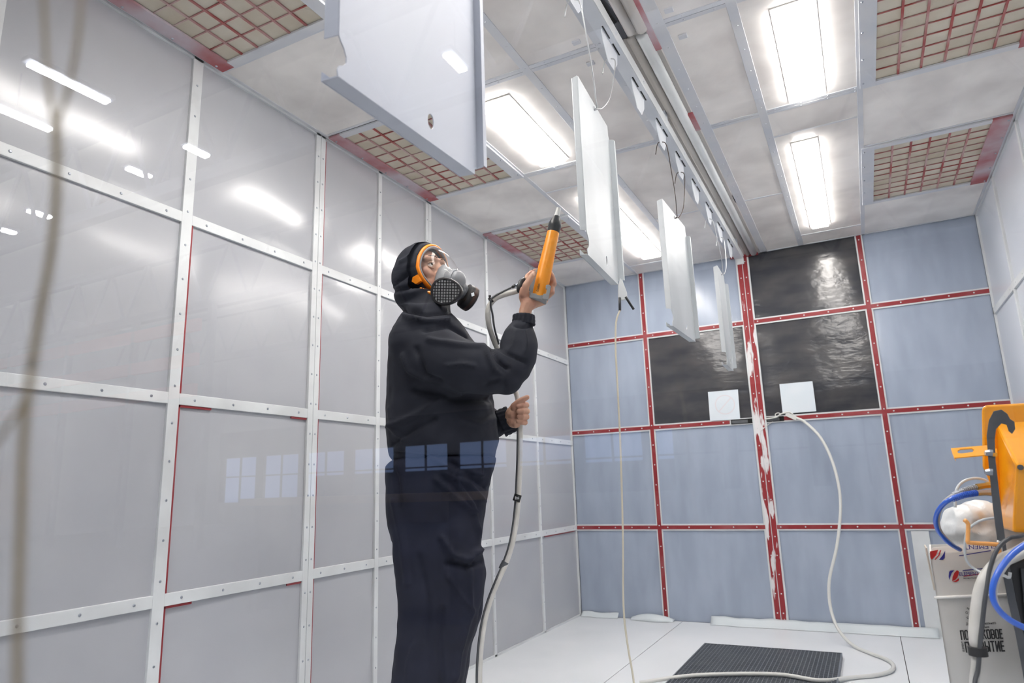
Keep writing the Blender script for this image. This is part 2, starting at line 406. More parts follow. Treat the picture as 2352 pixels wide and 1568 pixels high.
# ------------------------------------------------------------------ ceiling
ce = MB().box((-.05, Y0-.05, H+.02), (W+.05, .09, H+.09)).build('ceiling', M['blackgap'], kind='structure')
FIL = [(0, .625), (2.258, W)]; FY = [(-4.33, -3.49), (-2.89, -2.045), (-1.425, -.6)]
def cpanel(x0, x1, y0, y1, seed):
    n = 8; vs = []; fs = []
    for j in range(n+1):
        for i in range(n+1):
            u, v = i/n, j/n; e = (math.sin(PI*u)*math.sin(PI*v))**.5
            x = x0+(x1-x0)*u; y = y0+(y1-y0)*v
            vs.append((x, y, H-.002*e*(1+1.2*noise.noise(Vector((x*3, y*3, seed))))))
    for j in range(n):
        for i in range(n): k = j*(n+1)+i; fs.append((k, k+n+1, k+n+2, k+1))
    m = MB(); m.add(vs, fs); m.build('ceiling_panel', M['dust'], ce, smooth=True, fix=False)
k = 0
for x0, x1 in FIL:
    for y0, y1 in ((Y0, -4.33), (-3.49, -2.89), (-2.045, -1.425), (-.6, 0)): k += 1; cpanel(x0, x1, y0, y1, k)
for x0, x1 in ((.625, 1.057), (1.857, 2.258)):
    for y0, y1 in ((Y0, -2.885), (-2.885, -2.04), (-2.04, -1.78), (-1.78, -.22), (-.22, 0)): k += 1; cpanel(x0, x1, y0, y1, k)
for x0, x1 in ((1.057, 1.40), (1.57, 1.857)):
    for y0, y1 in ((Y0, -3.75), (-3.75, -2.885), (-2.885, -2.04), (-2.04, -1.05), (-1.05, 0)): k += 1; cpanel(x0, x1, y0, y1, k)
def cs(x0, x1, y0, y1, m='ceilstrip', d=.004): return MB().box((x0, y0, H-d), (x1, y1, H+.004)).build('ceiling_strip', M[m], ce, bevel=.001)
for x, w in ((.625, .012), (1.057, .018), (1.375, .022), (1.6, .024), (1.857, .018), (2.258, .012)): cs(x-w, x+w, Y0, 0)
cs(0, .014, Y0, 0); cs(W-.014, W, Y0, 0); cs(0, W, -.014, 0)
for y in (-2.885, -2.04):
    for a, b in ((.637, 1.04), (1.075, 1.353), (1.624, 1.84), (1.875, 2.246)):
        cs(a, b, y-.022, y-.0012); cs(a, b, y+.0012, y+.022)
for a, b in ((1.075, 1.353), (1.624, 1.84)): cs(a, b, -1.056, -1.044)
for a, b in ((.637, 1.04), (1.875, 2.246)):
    for y in (-1.78, -.22): cs(a, b, y-.006, y+.006)
for a, b in ((0.014, .613), (2.27, W-.014)):
    for y in (-3.48, -2.9, -2.035, -1.435, -.59): cs(a, b, y-.006, y+.006)
cr = MB()
for y in (-2.885, -2.04):
    for x in np.arange(.7, 2.25, .11):
        if 1.36 < x < 1.6 : continue
        for d in (-.012, .012): cr.cyl((x, y+d, H-.003), (x, y+d, H-.006), .005, .003, 8)
for x in (1.375, 1.6, 1.057, 1.857):
    for y in np.arange(-4.5, -.1, .16): cr.cyl((x, y, H-.003), (x, y, H-.006), .0045, .003, 8)
cr.build('ceiling_rivet', M['ceilstrip'], ce, kind='stuff')
# slot for the conveyor: rounded lips either side, dark gap near the front
MB().box((1.40, Y0, H+.0), (1.576, 0, H+.012)).build('slot_back', M['lip'], ce)
def lip(x, y0, y1, r, m): return MB().tube([(x, y0, H), (x, y1, H)], r, 12, 0).build('slot_lip', M[m], ce, smooth=True)
lip(1.488, -2.88, -.02, .017, 'lip'); lip(1.53, -2.87, -.02, .024, 'frame')
lip(1.50, Y0, -2.90, .02, 'lip'); lip(1.54, Y0, -2.895, .022, 'lip')
MB().box((1.455, Y0, H-.014), (1.482, -2.89, H+.006)).build('slot_gap', M['blackgap'], ce)
for y0, y1 in ((-3.1, -2.75), (-2.22, -2.05)):
    MB().box((1.552, y0, H-.008), (1.576, y1, H)).build('red_edge', M['redfade'], ce, bevel=.001)
MB().box((1.395, -3.3, H-.007), (1.425, -2.72, H)).build('red_edge', M['redfade'], ce, bevel=.001)
for x, y in ((1.655, -2.95), (1.665, -2.78), (1.30, -2.95), (1.30, -2.80)):
    MB().box((x-.016, y-.012, H-.008), (x+.016, y+.012, H)).build('clip', M['ceilstrip'], ce, bevel=.002)

# ------------------------------------------------------------------ front wall and its big window (between the camera and the booth)
wf = thing('wall_front', '', '', (W/2, GY, 0)); del wf['label']; del wf['category']; wf['kind'] = 'structure'
for a, b in (((-.1, GY-.03, 0), (.30, GY+.03, H+.09)), ((2.62, GY-.03, 0), (W+.1, GY+.03, H+.09)), ((.3, GY-.03, 0), (2.62, GY+.03, .35)), ((.3, GY-.03, 2.3), (2.62, GY+.03, H+.09))):
    MB().box(a, b).build('wall_section', M['frame'], wf)
MB().box((.3, GY-.003, .35), (2.62, GY+.003, 2.3)).build('window_4', M['glass'], kind='structure')
fr = MB()
for a, b in (((.29, GY-.04, .34), (.33, GY+.04, 2.31)), ((2.59, GY-.04, .34), (2.63, GY+.04, 2.31)), ((.33, GY-.04, .34), (2.59, GY+.04, .37)), ((.33, GY-.04, 2.28), (2.59, GY+.04, 2.31))): fr.box(a, b)
fr.build('trim_1', M['frame'], kind='structure')

# ------------------------------------------------------------------ the hall behind the camera, seen only as reflections, with some unseen added lamps
hx0, hx1, hy0, hz = -22, 8, -24, 7.2
hall = thing('trim_2', '', '', (0, -14, 0)); del hall['label']; del hall['category']; hall['kind'] = 'structure'
MB().box((hx0, hy0, -.12), (hx1, .3, -.09)).build('hall_floor', M['hallfloor'], hall)
MB().box((hx0, hy0, hz), (hx1, .3, hz+.1)).build('hall_roof', M['hallroof'], hall)
for a, b in (((hx0-.1, hy0, -.1), (hx0, .3, hz)), ((hx1, hy0, -.1), (hx1+.1, .3, hz)), ((hx0, hy0-.1, -.1), (hx1, hy0, .75)), ((hx0, hy0-.1, 2.55), (hx1, hy0, hz)), ((hx0, .25, -.1), (hx1, .35, hz)), ((-2.9, hy0-.1, .75), (hx1, hy0, 2.55))):
    MB().box(a, b).build('hall_wall', M['hallwall'], hall)
MB().box((hx0, hy0, 2.55), (hx1, hy0+.15, 3.6)).build('dark_band', M['halldark'], hall)
MB().box((hx0, hy0-6, -.3), (hx1, hy0-5.5, 1.85)).build('tree_line', M['tree'], hall)
for x in np.arange(hx0, hx1, 2.3):
    MB().box((x-.22, hy0-.05, .75), (x+.22, hy0+.08, 2.55)).build('mullion', M['halldark'], hall)
    MB().box((x+1.1, hy0-.03, .75), (x+1.16, hy0+.03, 2.55)).build('mullion', M['halldark'], hall)
MB().box((hx0, hy0-.03, 1.75), (hx1, hy0+.03, 1.8)).build('mullion', M['halldark'], hall)
for y in (-10.0, -14.5, -19):
    MB().box((hx0, y-.09, 5.35), (hx1, y+.09, 5.55)).build('roof_beam', M['hallbeam'], hall)
    MB().box((hx0, y-.09, 6.85), (hx1, y+.09, 7.05)).build('roof_beam', M['hallbeam'], hall)
    for x in np.arange(hx0, hx1-1.5, 1.5):
        MB().tube([(x, y, 5.45), (x+.75, y, 6.95), (x+1.5, y, 5.45)], .045, 6, 0).build('truss_web', M['hallbeam'], hall)
for x in (-17.5, -10.5):
    for z in (3.3, 4.1, 5.0):
        pass
for z in (3.2, 3.9, 4.7):
    MB().box((-21.9, -14.1, z), (-11, -14.0, z+.28)).build('rack_beam', M['rack'], hall)
for x in np.arange(-21.5, -10.5, 2.7): MB().box((x, -14.15, -.1), (x+.12, -14.0, 5.3)).build('rack_post', M['hallbeam'], hall)
for y0, x in ((-8.1, -6.85), (-8.2, -8.3), (-10.5, -7.0), (-10.5, -8.48), (-11.2, -7.05), (-11.2, -8.55), (-10.63, -11.7), (-10.84, -13.15), (-11.35, -13.16), (-10.62, -2.1), (-11.5, -2.13), (-7.3, -.4), (-7.3, .6), (-7.3, 1.6), (-7.3, 2.6), (-7.3, 3.6), (-7.3, 4.6), (-8.8, .2), (-8.8, 1.4), (-8.8, 2.4), (-8.8, 3.6), (-8.8, 4.8), (-3, -8.4), (-3, -12)):  # rows nearest the camera: unseen lamps added to brighten carton and camera-facing surfaces
    L = {(-8.1): 1.02, (-8.2): .95, (-10.5): .4, (-11.2): .25, (-10.63): .4, (-10.84): .28, (-11.35): .23, (-10.62): .4, (-11.5): .12}.get(y0, 1.2)
    MB().box((x-.06, y0-L, 6.49), (x+.06, y0, 6.53)).build('hall_and_fill_strip', M['halltube'], hall)
    MB().box((x-.10, y0-L-.05, 6.53), (x+.10, y0+.05, 6.6)).build('light_housing', M['hallbeam'], hall)
    MB().tube([(x, y0-L/2, 6.6), (x, y0-L/2, hz)], .01, 6, 0).build('light_cord', M['hallbeam'], hall)

tb = MB().box((-3.4, -9.4, .88), (-.9, -8.8, .95)).build('bench_top', M['timber'], hall)
for x_ in (-3.3, -1.05): MB().box((x_, -9.3, -.09), (x_+.08, -8.9, .88)).build('bench_leg', M['hallbeam'], hall)

# ================================================================== ceiling filters and lights
def cfilter(x0, x1, y0, y1, label, wall):
    t = thing('ceiling_filter', label, 'air filter', ((x0+x1)/2, (y0+y1)/2, H), 'ceiling air filters')
    z0, z1 = H-.012, H-.002
    ml, mr = (.065, .055) if wall == 'l' else (.06, .08)
    my = .035
    a0, a1, b0, b1 = x0+ml, x1-mr, y0+my, y1-my
    for p, q, m in (((x0, y0, z0), (a0, y1, z1), 'redfade' if wall == 'l' else 'ceilstrip'), ((a1, y0, z0), (x1, y1, z1), 'ceilstrip' if wall == 'l' else 'redfade'),
                 ((a0, y0, z0), (a1, b0, z1), 'ceilstrip'), ((a0, b1, z0), (a1, y1, z1), 'ceilstrip')):
        MB().box(p, q).build('frame_rail', M[m], t, bevel=.001)
    MB().box((a0-.01, b0-.01, H-.0005), (a1+.01, b1+.01, H+.012)).build('filter_cloth', M['cloth'], t)
    nx, ny = 6, 10
    base = None
    for i in range(1, nx):
        x = a0+(a1-a0)*i/nx
        MB().box((x-.0044, b0, H-.006), (x+.0044, b1, H-.001)).build('grille_bar', M['redbar'], t)
    for j in range(1, ny):
        y = b0+(b1-b0)*j/ny
        MB().box((a0, y-.0024, H-.0055), (a1, y+.0024, H-.0015)).build('grille_bar', M['redbar'], t)
    rv = MB()
    for y in np.arange(y0+.04, y1, .19):
        for x in (x0+.012, x1-.012): rv.cyl((x, y, z0+.001), (x, y, z0-.004), .006, .003, 8)
    rv.build('rivet', M['steel'], t, kind='stuff')
    return t
lab = {(0, 0): 'red-gridded ceiling filter nearest the front on the left wall side, cut by the picture top', (0, 1): 'red-gridded ceiling filter half hidden behind the nearest hanging panel',
       (0, 2): 'red-gridded ceiling filter directly behind the spray gun tip', (1, 0): 'ceiling filter above the front right, outside the picture top', (1, 1): 'large red-gridded ceiling filter in the top right corner', (1, 2): 'smaller red-gridded ceiling filter beside the right wall'}
for i, (x0, x1) in enumerate(FIL):
    for j, (y0, y1) in enumerate(FY):
        if (i, j) == (1, 0):
            k += 1; cpanel(x0, x1, y0, y1, k); continue
        cfilter(x0+.014 if i == 0 else x0, x1-(.014 if i == 1 else 0), y0, y1, lab[(i, j)], 'l' if i == 0 else 'r')
def clight(x0, x1, y0, y1, label):
    t = thing('ceiling_light', label, 'light', ((x0+x1)/2, (y0+y1)/2, H), 'ceiling light strips')
    MB().box((x0-.012, y0-.012, H-.006), (x1+.012, y1+.012, H-.001)).build('frame', M['dust'], t, bevel=.001)
    MB().box((x0, y0, H-.024), (x1, y1, H-.004)).build('diffuser', M['tube'], t, bevel=.004)
clight(.765, .905, -2.76, -2.12, 'bright ceiling light strip right of the nearest hanging panel')
clight(.795, .925, -1.64, -.38, 'bright ceiling light strip behind the middle of the second hanging panel')
clight(1.985, 2.115, -2.76, -2.10, 'bright ceiling light strip at the top right, nearer one')
clight(1.955, 2.055, -1.66, -.37, 'bright ceiling light strip nearest the dark windows on the right')
clight(.765, .925, -4.25, -3.25, 'ceiling light strip hidden behind the nearest hanging panel')
clight(1.965, 2.125, -4.25, -3.25, 'ceiling light strip above the right front, outside the picture top')

# ================================================================== hanging bar with hook plates
BX, BZ = 1.447, 2.53
bt = thing('hanging_bar', 'long white perforated hanging bar running under the ceiling slot', 'rail', (BX, -2.4, BZ))
ya, yb = Y0+.08, -.22
MB().box((BX-.028, ya, BZ), (BX+.022, yb, BZ+.004)).build('lower_flange', M['bar'], bt, bevel=.0008)
MB().prism([(BX+.022, ya, BZ), (BX+.022, yb-.0, BZ), (BX+.022, yb+.1, BZ+.05), (BX+.022, ya, BZ+.05)], (.004, 0, 0)).build('web', M['frame'], bt, bevel=.0008)
plates = []
src = None
YS = [-.594-.345*i for i in range(12)]
for i, y in enumerate(YS):
    if y < ya+.1: continue
    mb = MB().prism([(BX-.002, y-.085, BZ-.001), (BX-.002, y+.085, BZ-.001), (BX-.002, y+.075, BZ-.05), (BX-.002, y+.03, BZ-.10), (BX-.002, y-.03, BZ-.10), (BX-.002, y-.075, BZ-.045)], (.003, 0, 0))
    mb.build('hook_plate', M['bar'], bt, bevel=.0006)
    for d in (-.055, .055): MB().box((BX+.004, y+d-.038, BZ-.0012), (BX+.009, y+d+.038, BZ+.0006)).build('slot', M['blackgap'], bt)
    MB().tube([(BX+.010, y-.01, BZ+.018), (BX+.027, y, BZ+.022)], .007, 8, 0).build('pin', M['bar'], bt)
MB().box((BX-.01, -4.2, BZ+.02), (BX+.022, -4.15, H)).build('bracket', M['bar'], bt)
MB().box((BX-.01, -2.3, BZ+.004), (BX+.022, -2.26, H)).build('bracket', M['bar'], bt)
MB().box((BX-.01, -.4, BZ+.004), (BX+.022, -.36, H)).build('bracket', M['bar'], bt)

# ================================================================== hanging panels
def hanging_panel(near, far, zb, zt, label, m, notch=True, flange=.028, hook_m='wire', plates=None, hookpt=None):
    """near/far: (x,y) of the two bottom ends"""
    n2, f2 = Vector((*near, 0)), Vector((*far, 0)); d = (f2-n2); Lw = d.length; d.normalize()
    s = Vector((d.y, -d.x, 0))               # towards +x, the camera side
    t = thing('metal_workpiece', label, 'metal panel', ((n2.x+f2.x)/2, (n2.y+f2.y)/2, zb), 'metal panels hanging from the bar')
    def P(u, w, z): return n2+d*u+s*w+Vector((0, 0, z))
    # face with an oval hole, cut by triangle fill
    bm = bmesh.new(); hz_ = zt-zb
    out = [(0, .075), (.004, .067), (.013, .057), (.018, .045), (.018, .034), (.012, .026), (.002, .020), (-.002, .012), (0, 0), (Lw-.010, 0), (Lw-.010, .012), (Lw, .016), (Lw, hz_-.045), (Lw-.01, hz_-.035), (Lw-.012, hz_), (.004, hz_), (0, hz_-.01)]
    hc = (Lw*.60, .045)
    holes = [[(hc[0]+.010*math.cos(2*PI*k/16), hc[1]+.016*math.sin(2*PI*k/16)) for k in range(16)],
             [(Lw*.5+.006*math.cos(2*PI*k/10), hz_-.018+.009*math.sin(2*PI*k/10)) for k in range(10)]]
    off = wl(t)
    for loop in [out]+holes:
        vs = [bm.verts.new(P(u, 0, zb+z)-off) for u, z in loop]
        for a, b in zip(vs, vs[1:]+vs[:1]): bm.edges.new((a, b))
    bmesh.ops.triangle_fill(bm, use_beauty=True, edges=bm.edges[:])
    me = bpy.data.meshes.new('face_sheet'); bm.to_mesh(me); bm.free(); me.materials.append(M[m])
    o = bpy.data.objects.new('face_sheet', me); COL.objects.link(o); o.parent = t
    sd = o.modifiers.new('s', 'SOLIDIFY'); sd.thickness = .0022; sd.offset = 0
    # near-edge flange, bottom flange with lip, far flange
    MB().prism([P(-.001, -.001, zb+.075), P(-.001, -flange, zb+.080), P(-.001, -flange, zt-.006), P(-.001, -.001, zt)], d*.002).build('side_flange', M[m], t)
    MB().tube([P(0, -flange, zb+.080), P(0, -flange, zt-.006)], .0016, 6, 0).build('side_lip', M[m], t)
    MB().prism([P(.0, -.001, zb), P(.0, -flange-.006, zb+.004), P(Lw-.01, -flange-.006, zb+.004), P(Lw-.01, -.001, zb)], (0, 0, .002)).build('bottom_flange', M[m], t)
    MB().prism([P(.0, -flange-.006, zb+.003), P(Lw-.01, -flange-.006, zb+.003), P(Lw-.01, -flange-.006, zb+.016), P(.0, -flange-.006, zb+.020)], s*.0016).build('bottom_lip', M[m], t)
    MB().prism([P(Lw, 0, zb+.016), P(Lw, .017, zb+.016), P(Lw, .017, zt-.05), P(Lw, 0, zt-.045)], d*-.002).build('side_flange', M[m], t)
    MB().prism([P(Lw-.002, .017, zb+.018), P(Lw+.010, .0175, zb+.018), P(Lw+.010, .0175, zt-.052), P(Lw-.002, .017, zt-.052)], s*.0018).build('side_lip', M[m], t)
    MB().prism([P(.004, -.001, zt-.002), P(Lw-.012, -.001, zt-.002), P(Lw-.02, -flange*.8, zt-.002), P(.012, -flange*.8, zt-.002)], (0, 0, .002)).build('top_flange', M[m], t)
    top = P(Lw*.5, 0, zt-.018)
    return t, top, P
WH = []
def wire_hook(y, top, m, label, side):
    p = Vector((BX, y, BZ-.078))
    sg = 1 if top.y > y else -1
    pts = [p+Vector((-.03, -.012, -.05)), p+Vector((-.018, -.008, .0)), p+Vector((0, 0, .008)), p+Vector((.018, .006*sg, -.012)), p.lerp(top, .35)+Vector((.024, -sg*.02, 0)), p.lerp(top, .75)+Vector((.026, -sg*.035, 0)), top+Vector((.018, -sg*.030, .012)), top+Vector((.012, -sg*.006, -.002)), top+Vector((-.008, 0, -.006))]
    o = MB().tube(pts, .0021, 8, 5).build('wire_hook', M[m], smooth=True)
    tag(o, label, 'hook', 'wire hooks holding the hanging panels')
t1, top1, _ = hanging_panel((1.407, -4.363), (1.42, -3.945), 1.62, 2.21, 'large white hanging metal panel nearest the camera, slightly blurred', 'powderpart', flange=.03)
t2, top2, P2 = hanging_panel((1.44, -3.347), (1.417, -3.0), 1.62, 2.20, 'white hanging metal panel right of the spray gun, clamp on its lower corner', 'barepart', flange=.018)
t3, top3, _ = hanging_panel((1.422, -2.304), (1.430, -1.90), 1.62, 2.20, 'semi-coated grey hanging metal panel, third from the camera', 'barepart', flange=.022)
t4, top4, _ = hanging_panel((1.440, -1.136), (1.433, -.879), 1.62, 2.22, 'narrow edge-on hanging metal panel farthest from the camera', 'barepart', flange=.022)
wire_hook(YS[8], top2, 'wire', 'pale wire hook from the bar to the second hanging panel, nearer of its two', 0)
wire_hook(YS[7], top2, 'wire', 'pale wire hook from the bar to the second hanging panel, farther of its two', 0)
wire_hook(YS[5], top3, 'darkwire', 'dark wire hook from the bar to the third hanging panel, nearer of its two', 0)
wire_hook(YS[4], top3, 'darkwire', 'dark wire hook from the bar to the third hanging panel, farther of its two', 0)
wire_hook(YS[2], top4, 'wire', 'pale wire hook from the bar to the farthest hanging panel, nearer of its two', 0)
wire_hook(YS[1], top4, 'wire', 'pale wire hook from the bar to the farthest hanging panel, farther of its two', 0)
wire_hook(YS[10], top1, 'wire', 'wire hook holding the nearest hanging panel from the bar', 0)

# ground clamp on the second panel, its cable
cp = P2(.340, .004, 1.62)
ct = thing('ground_clamp', 'small white spring clamp with black grips on the second hanging panel', 'clamp', cp)
jaw = cp+Vector((0, 0, -.004)); piv = cp+HH*.006+Vector((0, 0, -.038))
MB().prism([jaw+HH*-.004, jaw+HH*.004+Vector((0, 0, .028)), jaw+HH*.012+Vector((0, 0, .018)), piv+HH*.018+Vector((0, 0, .01)), piv+HH*.018+Vector((0, 0, -.012)), piv+HH*-.012+Vector((0, 0, -.014)), piv+HH*-.012+Vector((0, 0, .006))], NH*.01).build('jaw', M['frame'], ct, bevel=.001)
MB().tube([piv+HH*-.008+Vector((0, 0, -.006)), piv+HH*-.010+Vector((0, 0, -.05))], .0045, 8, 0).build('grip', M['gunblack'], ct, smooth=True)
MB().tube([piv+HH*.012+Vector((0, 0, -.004)), piv+HH*.024+Vector((0, 0, -.026)), piv+HH*.036+Vector((0, 0, -.048))], .0042, 8, 3).build('grip', M['gunblack'], ct, smooth=True)
qc = (cp-CAM).dot(NH)
cb = [piv+HH*-.010+Vector((0, 0, -.05))]+[A(x, y, qc) for x, y in ((1415, 740), (1414, 800), (1417, 860), (1424, 1000), (1428, 1120), (1431, 1250), (1432, 1390), (1440, 1470), (1452, 1540), (1463, 1600))]
e = cb[-1]; cb += [Vector((e.x+.03, e.y+.02, .25)), Vector((e.x+.08, e.y+.06, .03)), Vector((e.x+.2, e.y+.12, .006))]
tag(MB().tube(cb, .0032, 8, 4).build('ground_cable', M['yellowcable'], smooth=True), 'thin cream cable hanging from the clamp on the second panel', 'cable')

# ================================================================== back wall items
def paper(pts, label):
    p = [PL(x, y, 1, -.008) for x, y in pts]
    o = MB().prism(p, (0, .0006, 0)).build('paper_sign', M['paper']); tag(o, label, 'paper', 'paper sheets on the dark windows'); return o
o = paper(((1626, 900), (1695, 894), (1700, 962), (1631, 966)), 'square paper with a faded circle, stuck on the dark window left of the joint')
c = PL(1665, 929, 1, -.0085)
faded = mat('faded_print', (220, 216, 222), .8)
mb = MB(); n = 32
mb.add([c+Vector((r*math.cos(2*PI*k/n), 0, r*math.sin(2*PI*k/n))) for r in (.072, .064) for k in range(n)], [(k, (k+1) % n, n+(k+1) % n, n+k) for k in range(n)])
ro = mb.build('printed_ring', faded, o)
MB().obox(c, Vector((.048, 0, .048)), Vector((0, .0003, 0)), Vector((-.003, 0, .003))).build('printed_slash', faded, o)
paper(((1790, 882), (1866, 875), (1875, 944), (1798, 950)), 'plain square paper stuck on the dark window right of the joint')
# clamp on the latch and its long white cable
g0 = PL(1812, 957, 1, -.02)
gt = thing('earth_clamp', 'pale metal clamp gripping the latch at the back wall joint', 'clamp', g0)
MB().tube([PL(1757, 962, 1, -.02), PL(1782, 958, 1, -.025), PL(1795, 950, 1, -.03), PL(1812, 946, 1, -.03), PL(1822, 952, 1, -.03)], .005, 8, 4).build('jaw', M['whitecable'], gt, smooth=True)
MB().prism([PL(1806, 946, 1, -.03), PL(1828, 955, 1, -.03), PL(1836, 962, 1, -.03), PL(1829, 966, 1, -.03), PL(1803, 954, 1, -.03)], (0, .012, 0)).build('body', M['whitecable'], gt, bevel=.002)
MB().tube([PL(1782, 958, 1, -.02), PL(1781, 951, 1, -.02), PL(1787, 948, 1, -.02), PL(1793, 950, 1, -.02)], .003, 8, 4).build('spring', M['whitecable'], gt, smooth=True)
MB().tube([PL(1747, 990, 1, -.02), PL(1760, 978, 1, -.012), PL(1775, 968, 1, -.012)], .0025, 6, 3).build('tail_wire', M['whitecable'], gt, smooth=True)
pts = [PL(1830, 960, 1, -.03), PL(1850, 970, 1, -.05), PL(1885, 1005, 1, -.10), PL(1912, 1060, 1, -.15), PL(1928, 1125, 1, -.2), PL(1930, 1185, 1, -.24), PL(1921, 1260, 1, -.28), PL(1905, 1330, 1, -.32), PL(1906, 1385, 1, -.36), PL(1918, 1430, 1, -.40), PL(1938, 1462, 1, -.44)]
pts += [PL(x, y, 2, .012) for x, y in ((1965, 1485), (2000, 1500), (2035, 1513), (2052, 1527), (2045, 1541), (2010, 1550), (1950, 1556))]
g = PL(1880, 1562, 2, .034); pts += [g, Vector((1.55, -1.35, .038)), Vector((1.2, -1.5, .038)), Vector((.95, -1.62, .01))]
tag(MB().tube(pts, .0095, 10, 5).build('air_cable', M['whitecable'], smooth=True), 'thick white cable drooping from the back wall clamp onto the floor', 'cable')

# floor grate
gt = thing('floor_grate', 'dark steel mesh grate lying on the white floor', 'grate', (1.455, -1.4, 0))
gx0, gx1, gy0, gy1 = 1.085, 1.83, -2.05, -.745
MB().box((gx0, gy0, .0), (gx1, gy1, .004)).build('base_sheet', M['blackgap'], gt)
fr = MB()
for a, b in (((gx0, gy0, .004), (gx0+.006, gy1, .028)), ((gx1-.006, gy0, .004), (gx1, gy1, .028)), ((gx0, gy0, .004), (gx1, gy0+.006, .028)), ((gx0, gy1-.006, .004), (gx1, gy1, .028))): fr.box(a, b)
fr.build('rim', M['grate'], gt)
mb = MB()
for x in np.arange(gx0+.018, gx1-.01, .02): mb.box((x-.0018, gy0, .006), (x+.0018, gy1, .026))
for y in np.arange(gy0+.018, gy1-.01, .02): mb.box((gx0, y-.0018, .008), (gx1, y+.0018, .027))
mb.build('mesh_bars', M['grate'], gt, kind='stuff')

# loose film along the foot of the back wall
def film(x0, x1, h, name, label, bulge=0, depth=.05, seed=1):
    n = 30; rings = []
    vs = []; fs = []
    for i in range(n+1):
        u = i/n; x = x0+(x1-x0)*u; b = bulge*math.sin(PI*u)**.7 if bulge else 0
        nz = noise.noise(Vector((x*9, seed, 0)))
        for j in range(6):
            v = j/5
            vs.append((x+.01*nz*v, -.006-(depth*(1-.2*nz)+b*.8)*v, (h*(1+.3*nz))*(1-v)**1.4+.003+(b*math.sin(PI*min(v*1.02, 1)))*.9))
    for i in range(n):
        for j in range(5): k = i*6+j; fs.append((k, k+1, k+7, k+6))
    o = MB().add(vs, fs).build(name, M['film'], smooth=True, fix=False)
    o.modifiers.new('s', 'SOLIDIFY').thickness = .001
    return tag(o, label, 'film', 'loose film along the back wall')
film(.01, .30, .03, 'film_strip', 'loose film strip at the foot of the back wall in the left corner', 0, .05, 1)
film(.40, .72, .012, 'film_strip', 'puffed-up fold of film on the floor under the first red post', .045, .05, 2)
film(.98, 2.34, .045, 'film_strip', 'long translucent film strip along the foot of the back wall', 0, .07, 3)

# ================================================================== the painter
QB = 2.288                                   # horizontal distance of the figure's mid plane
base = CAM + NH*QB; pc = A(1000, 1300, QB); pbase = Vector((pc.x, pc.y, 0))
person = thing('person', 'person in dark navy hooded overalls and full-face respirator, aiming the spray gun', 'person', pbase)
def B(px, py, off=0): return A(px, py, QB+off)
def mp(px, py, off=0): return mpp(px, py, QB+off)
def ring(c, t, a, b, n=20, p=2.3):
    """superellipse ring round c, tangent t; a = half-width in the picture plane, b = half-depth"""
    t = t.normalized(); s1 = t.cross(NH).normalized()
    out = []
    for k in range(n):
        th = 2*PI*k/n; cx, sx = math.cos(th), math.sin(th)
        out.append(c+s1*(a*math.copysign(abs(cx)**(2/p), cx))+NH*(b*math.copysign(abs(sx)**(2/p), sx)))
    return out
def loft_px(secs, n=20, p=2.3, up=False):
    """secs: (px, py, half width px, depth offset, half depth m)"""
    C = [B(x, y, o) for x, y, w, o, d in secs]; R_ = []
    for i, (x, y, w, o, d) in enumerate(secs):
        t = C[min(i+1, len(C)-1)]-C[max(i-1, 0)]; t = t-NH*t.dot(NH)
        if up: t = Vector((0, 0, 1 if C[-1].z > C[0].z else -1))
        R_.append(ring(C[i], t, w*mp(x, y, o), d, n, p))
    mb = MB(); mb.loft(R_); return mb
# --- jacket with hood and sleeves: one continuous surface
jk = loft_px([(1024, 1058, 116, 0, .15), (1018, 1045, 122, 0, .165), (1019, 1015, 129, 0, .18), (1014, 970, 125, 0, .185), (1012, 920, 122, 0, .19), (1006, 860, 114, 0, .2), (1000, 810, 104, 0, .21), (990, 765, 84, .0, .21), (984, 735, 64, 0, .16), (982, 715, 52, 0, .10), (980, 690, 50, 0, .09)], 24, up=True)
# hood: ellipsoid, lower cheeks and neck folds
def ell(c, a, b, d, tilt=0, ax=None):
    x = HH*math.cos(tilt)+Vector((0, 0, 1))*math.sin(tilt); z = -HH*math.sin(tilt)+Vector((0, 0, 1))*math.cos(tilt)
    return MB().ball(c, 1, 24, 16, (x*a, NH*b, z*d))
def merge(mb, *o):
    for q in o: mb.add(q.v, q.f)
    return mb
merge(jk, ell(B(966, 632), .097, .112, .112), ell(B(945, 640), .068, .095, .10), ell(B(962, 672), .088, .105, .080), ell(B(985, 690), .080, .085, .045, .2), ell(B(975, 715), .080, .10, .028, -.12), ell(B(1000, 722), .055, .075, .04, -.5),
      ell(B(975, 582), .070, .085, .035, .15))
# near arm (the person's right): shoulder, upper arm, elbow, forearm, gathered cuff
arm = loft_px([(935, 795, 52, -.13, .07), (975, 805, 66, -.17, .075), (1025, 827, 64, -.20, .075), (1080, 845, 60, -.21, .075), (1130, 853, 55, -.20, .072), (1162, 850, 50, -.185, .07)], 20, 2.1)
fore = loft_px([(1165, 873, 30, -.185, .055), (1178, 850, 42, -.18, .068), (1189, 820, 46, -.165, .07), (1193, 790, 45, -.15, .068), (1196, 765, 38, -.135, .058), (1200, 748, 27, -.125, .040), (1202, 742, 22, -.12, .031), (1203, 733, 20, -.12, .028)], 20, 2.1)
merge(jk, arm, fore, ell(B(950, 790, -.12), .085, .09, .085), ell(B(1158, 868, -.185), .062, .066, .052, -.5))
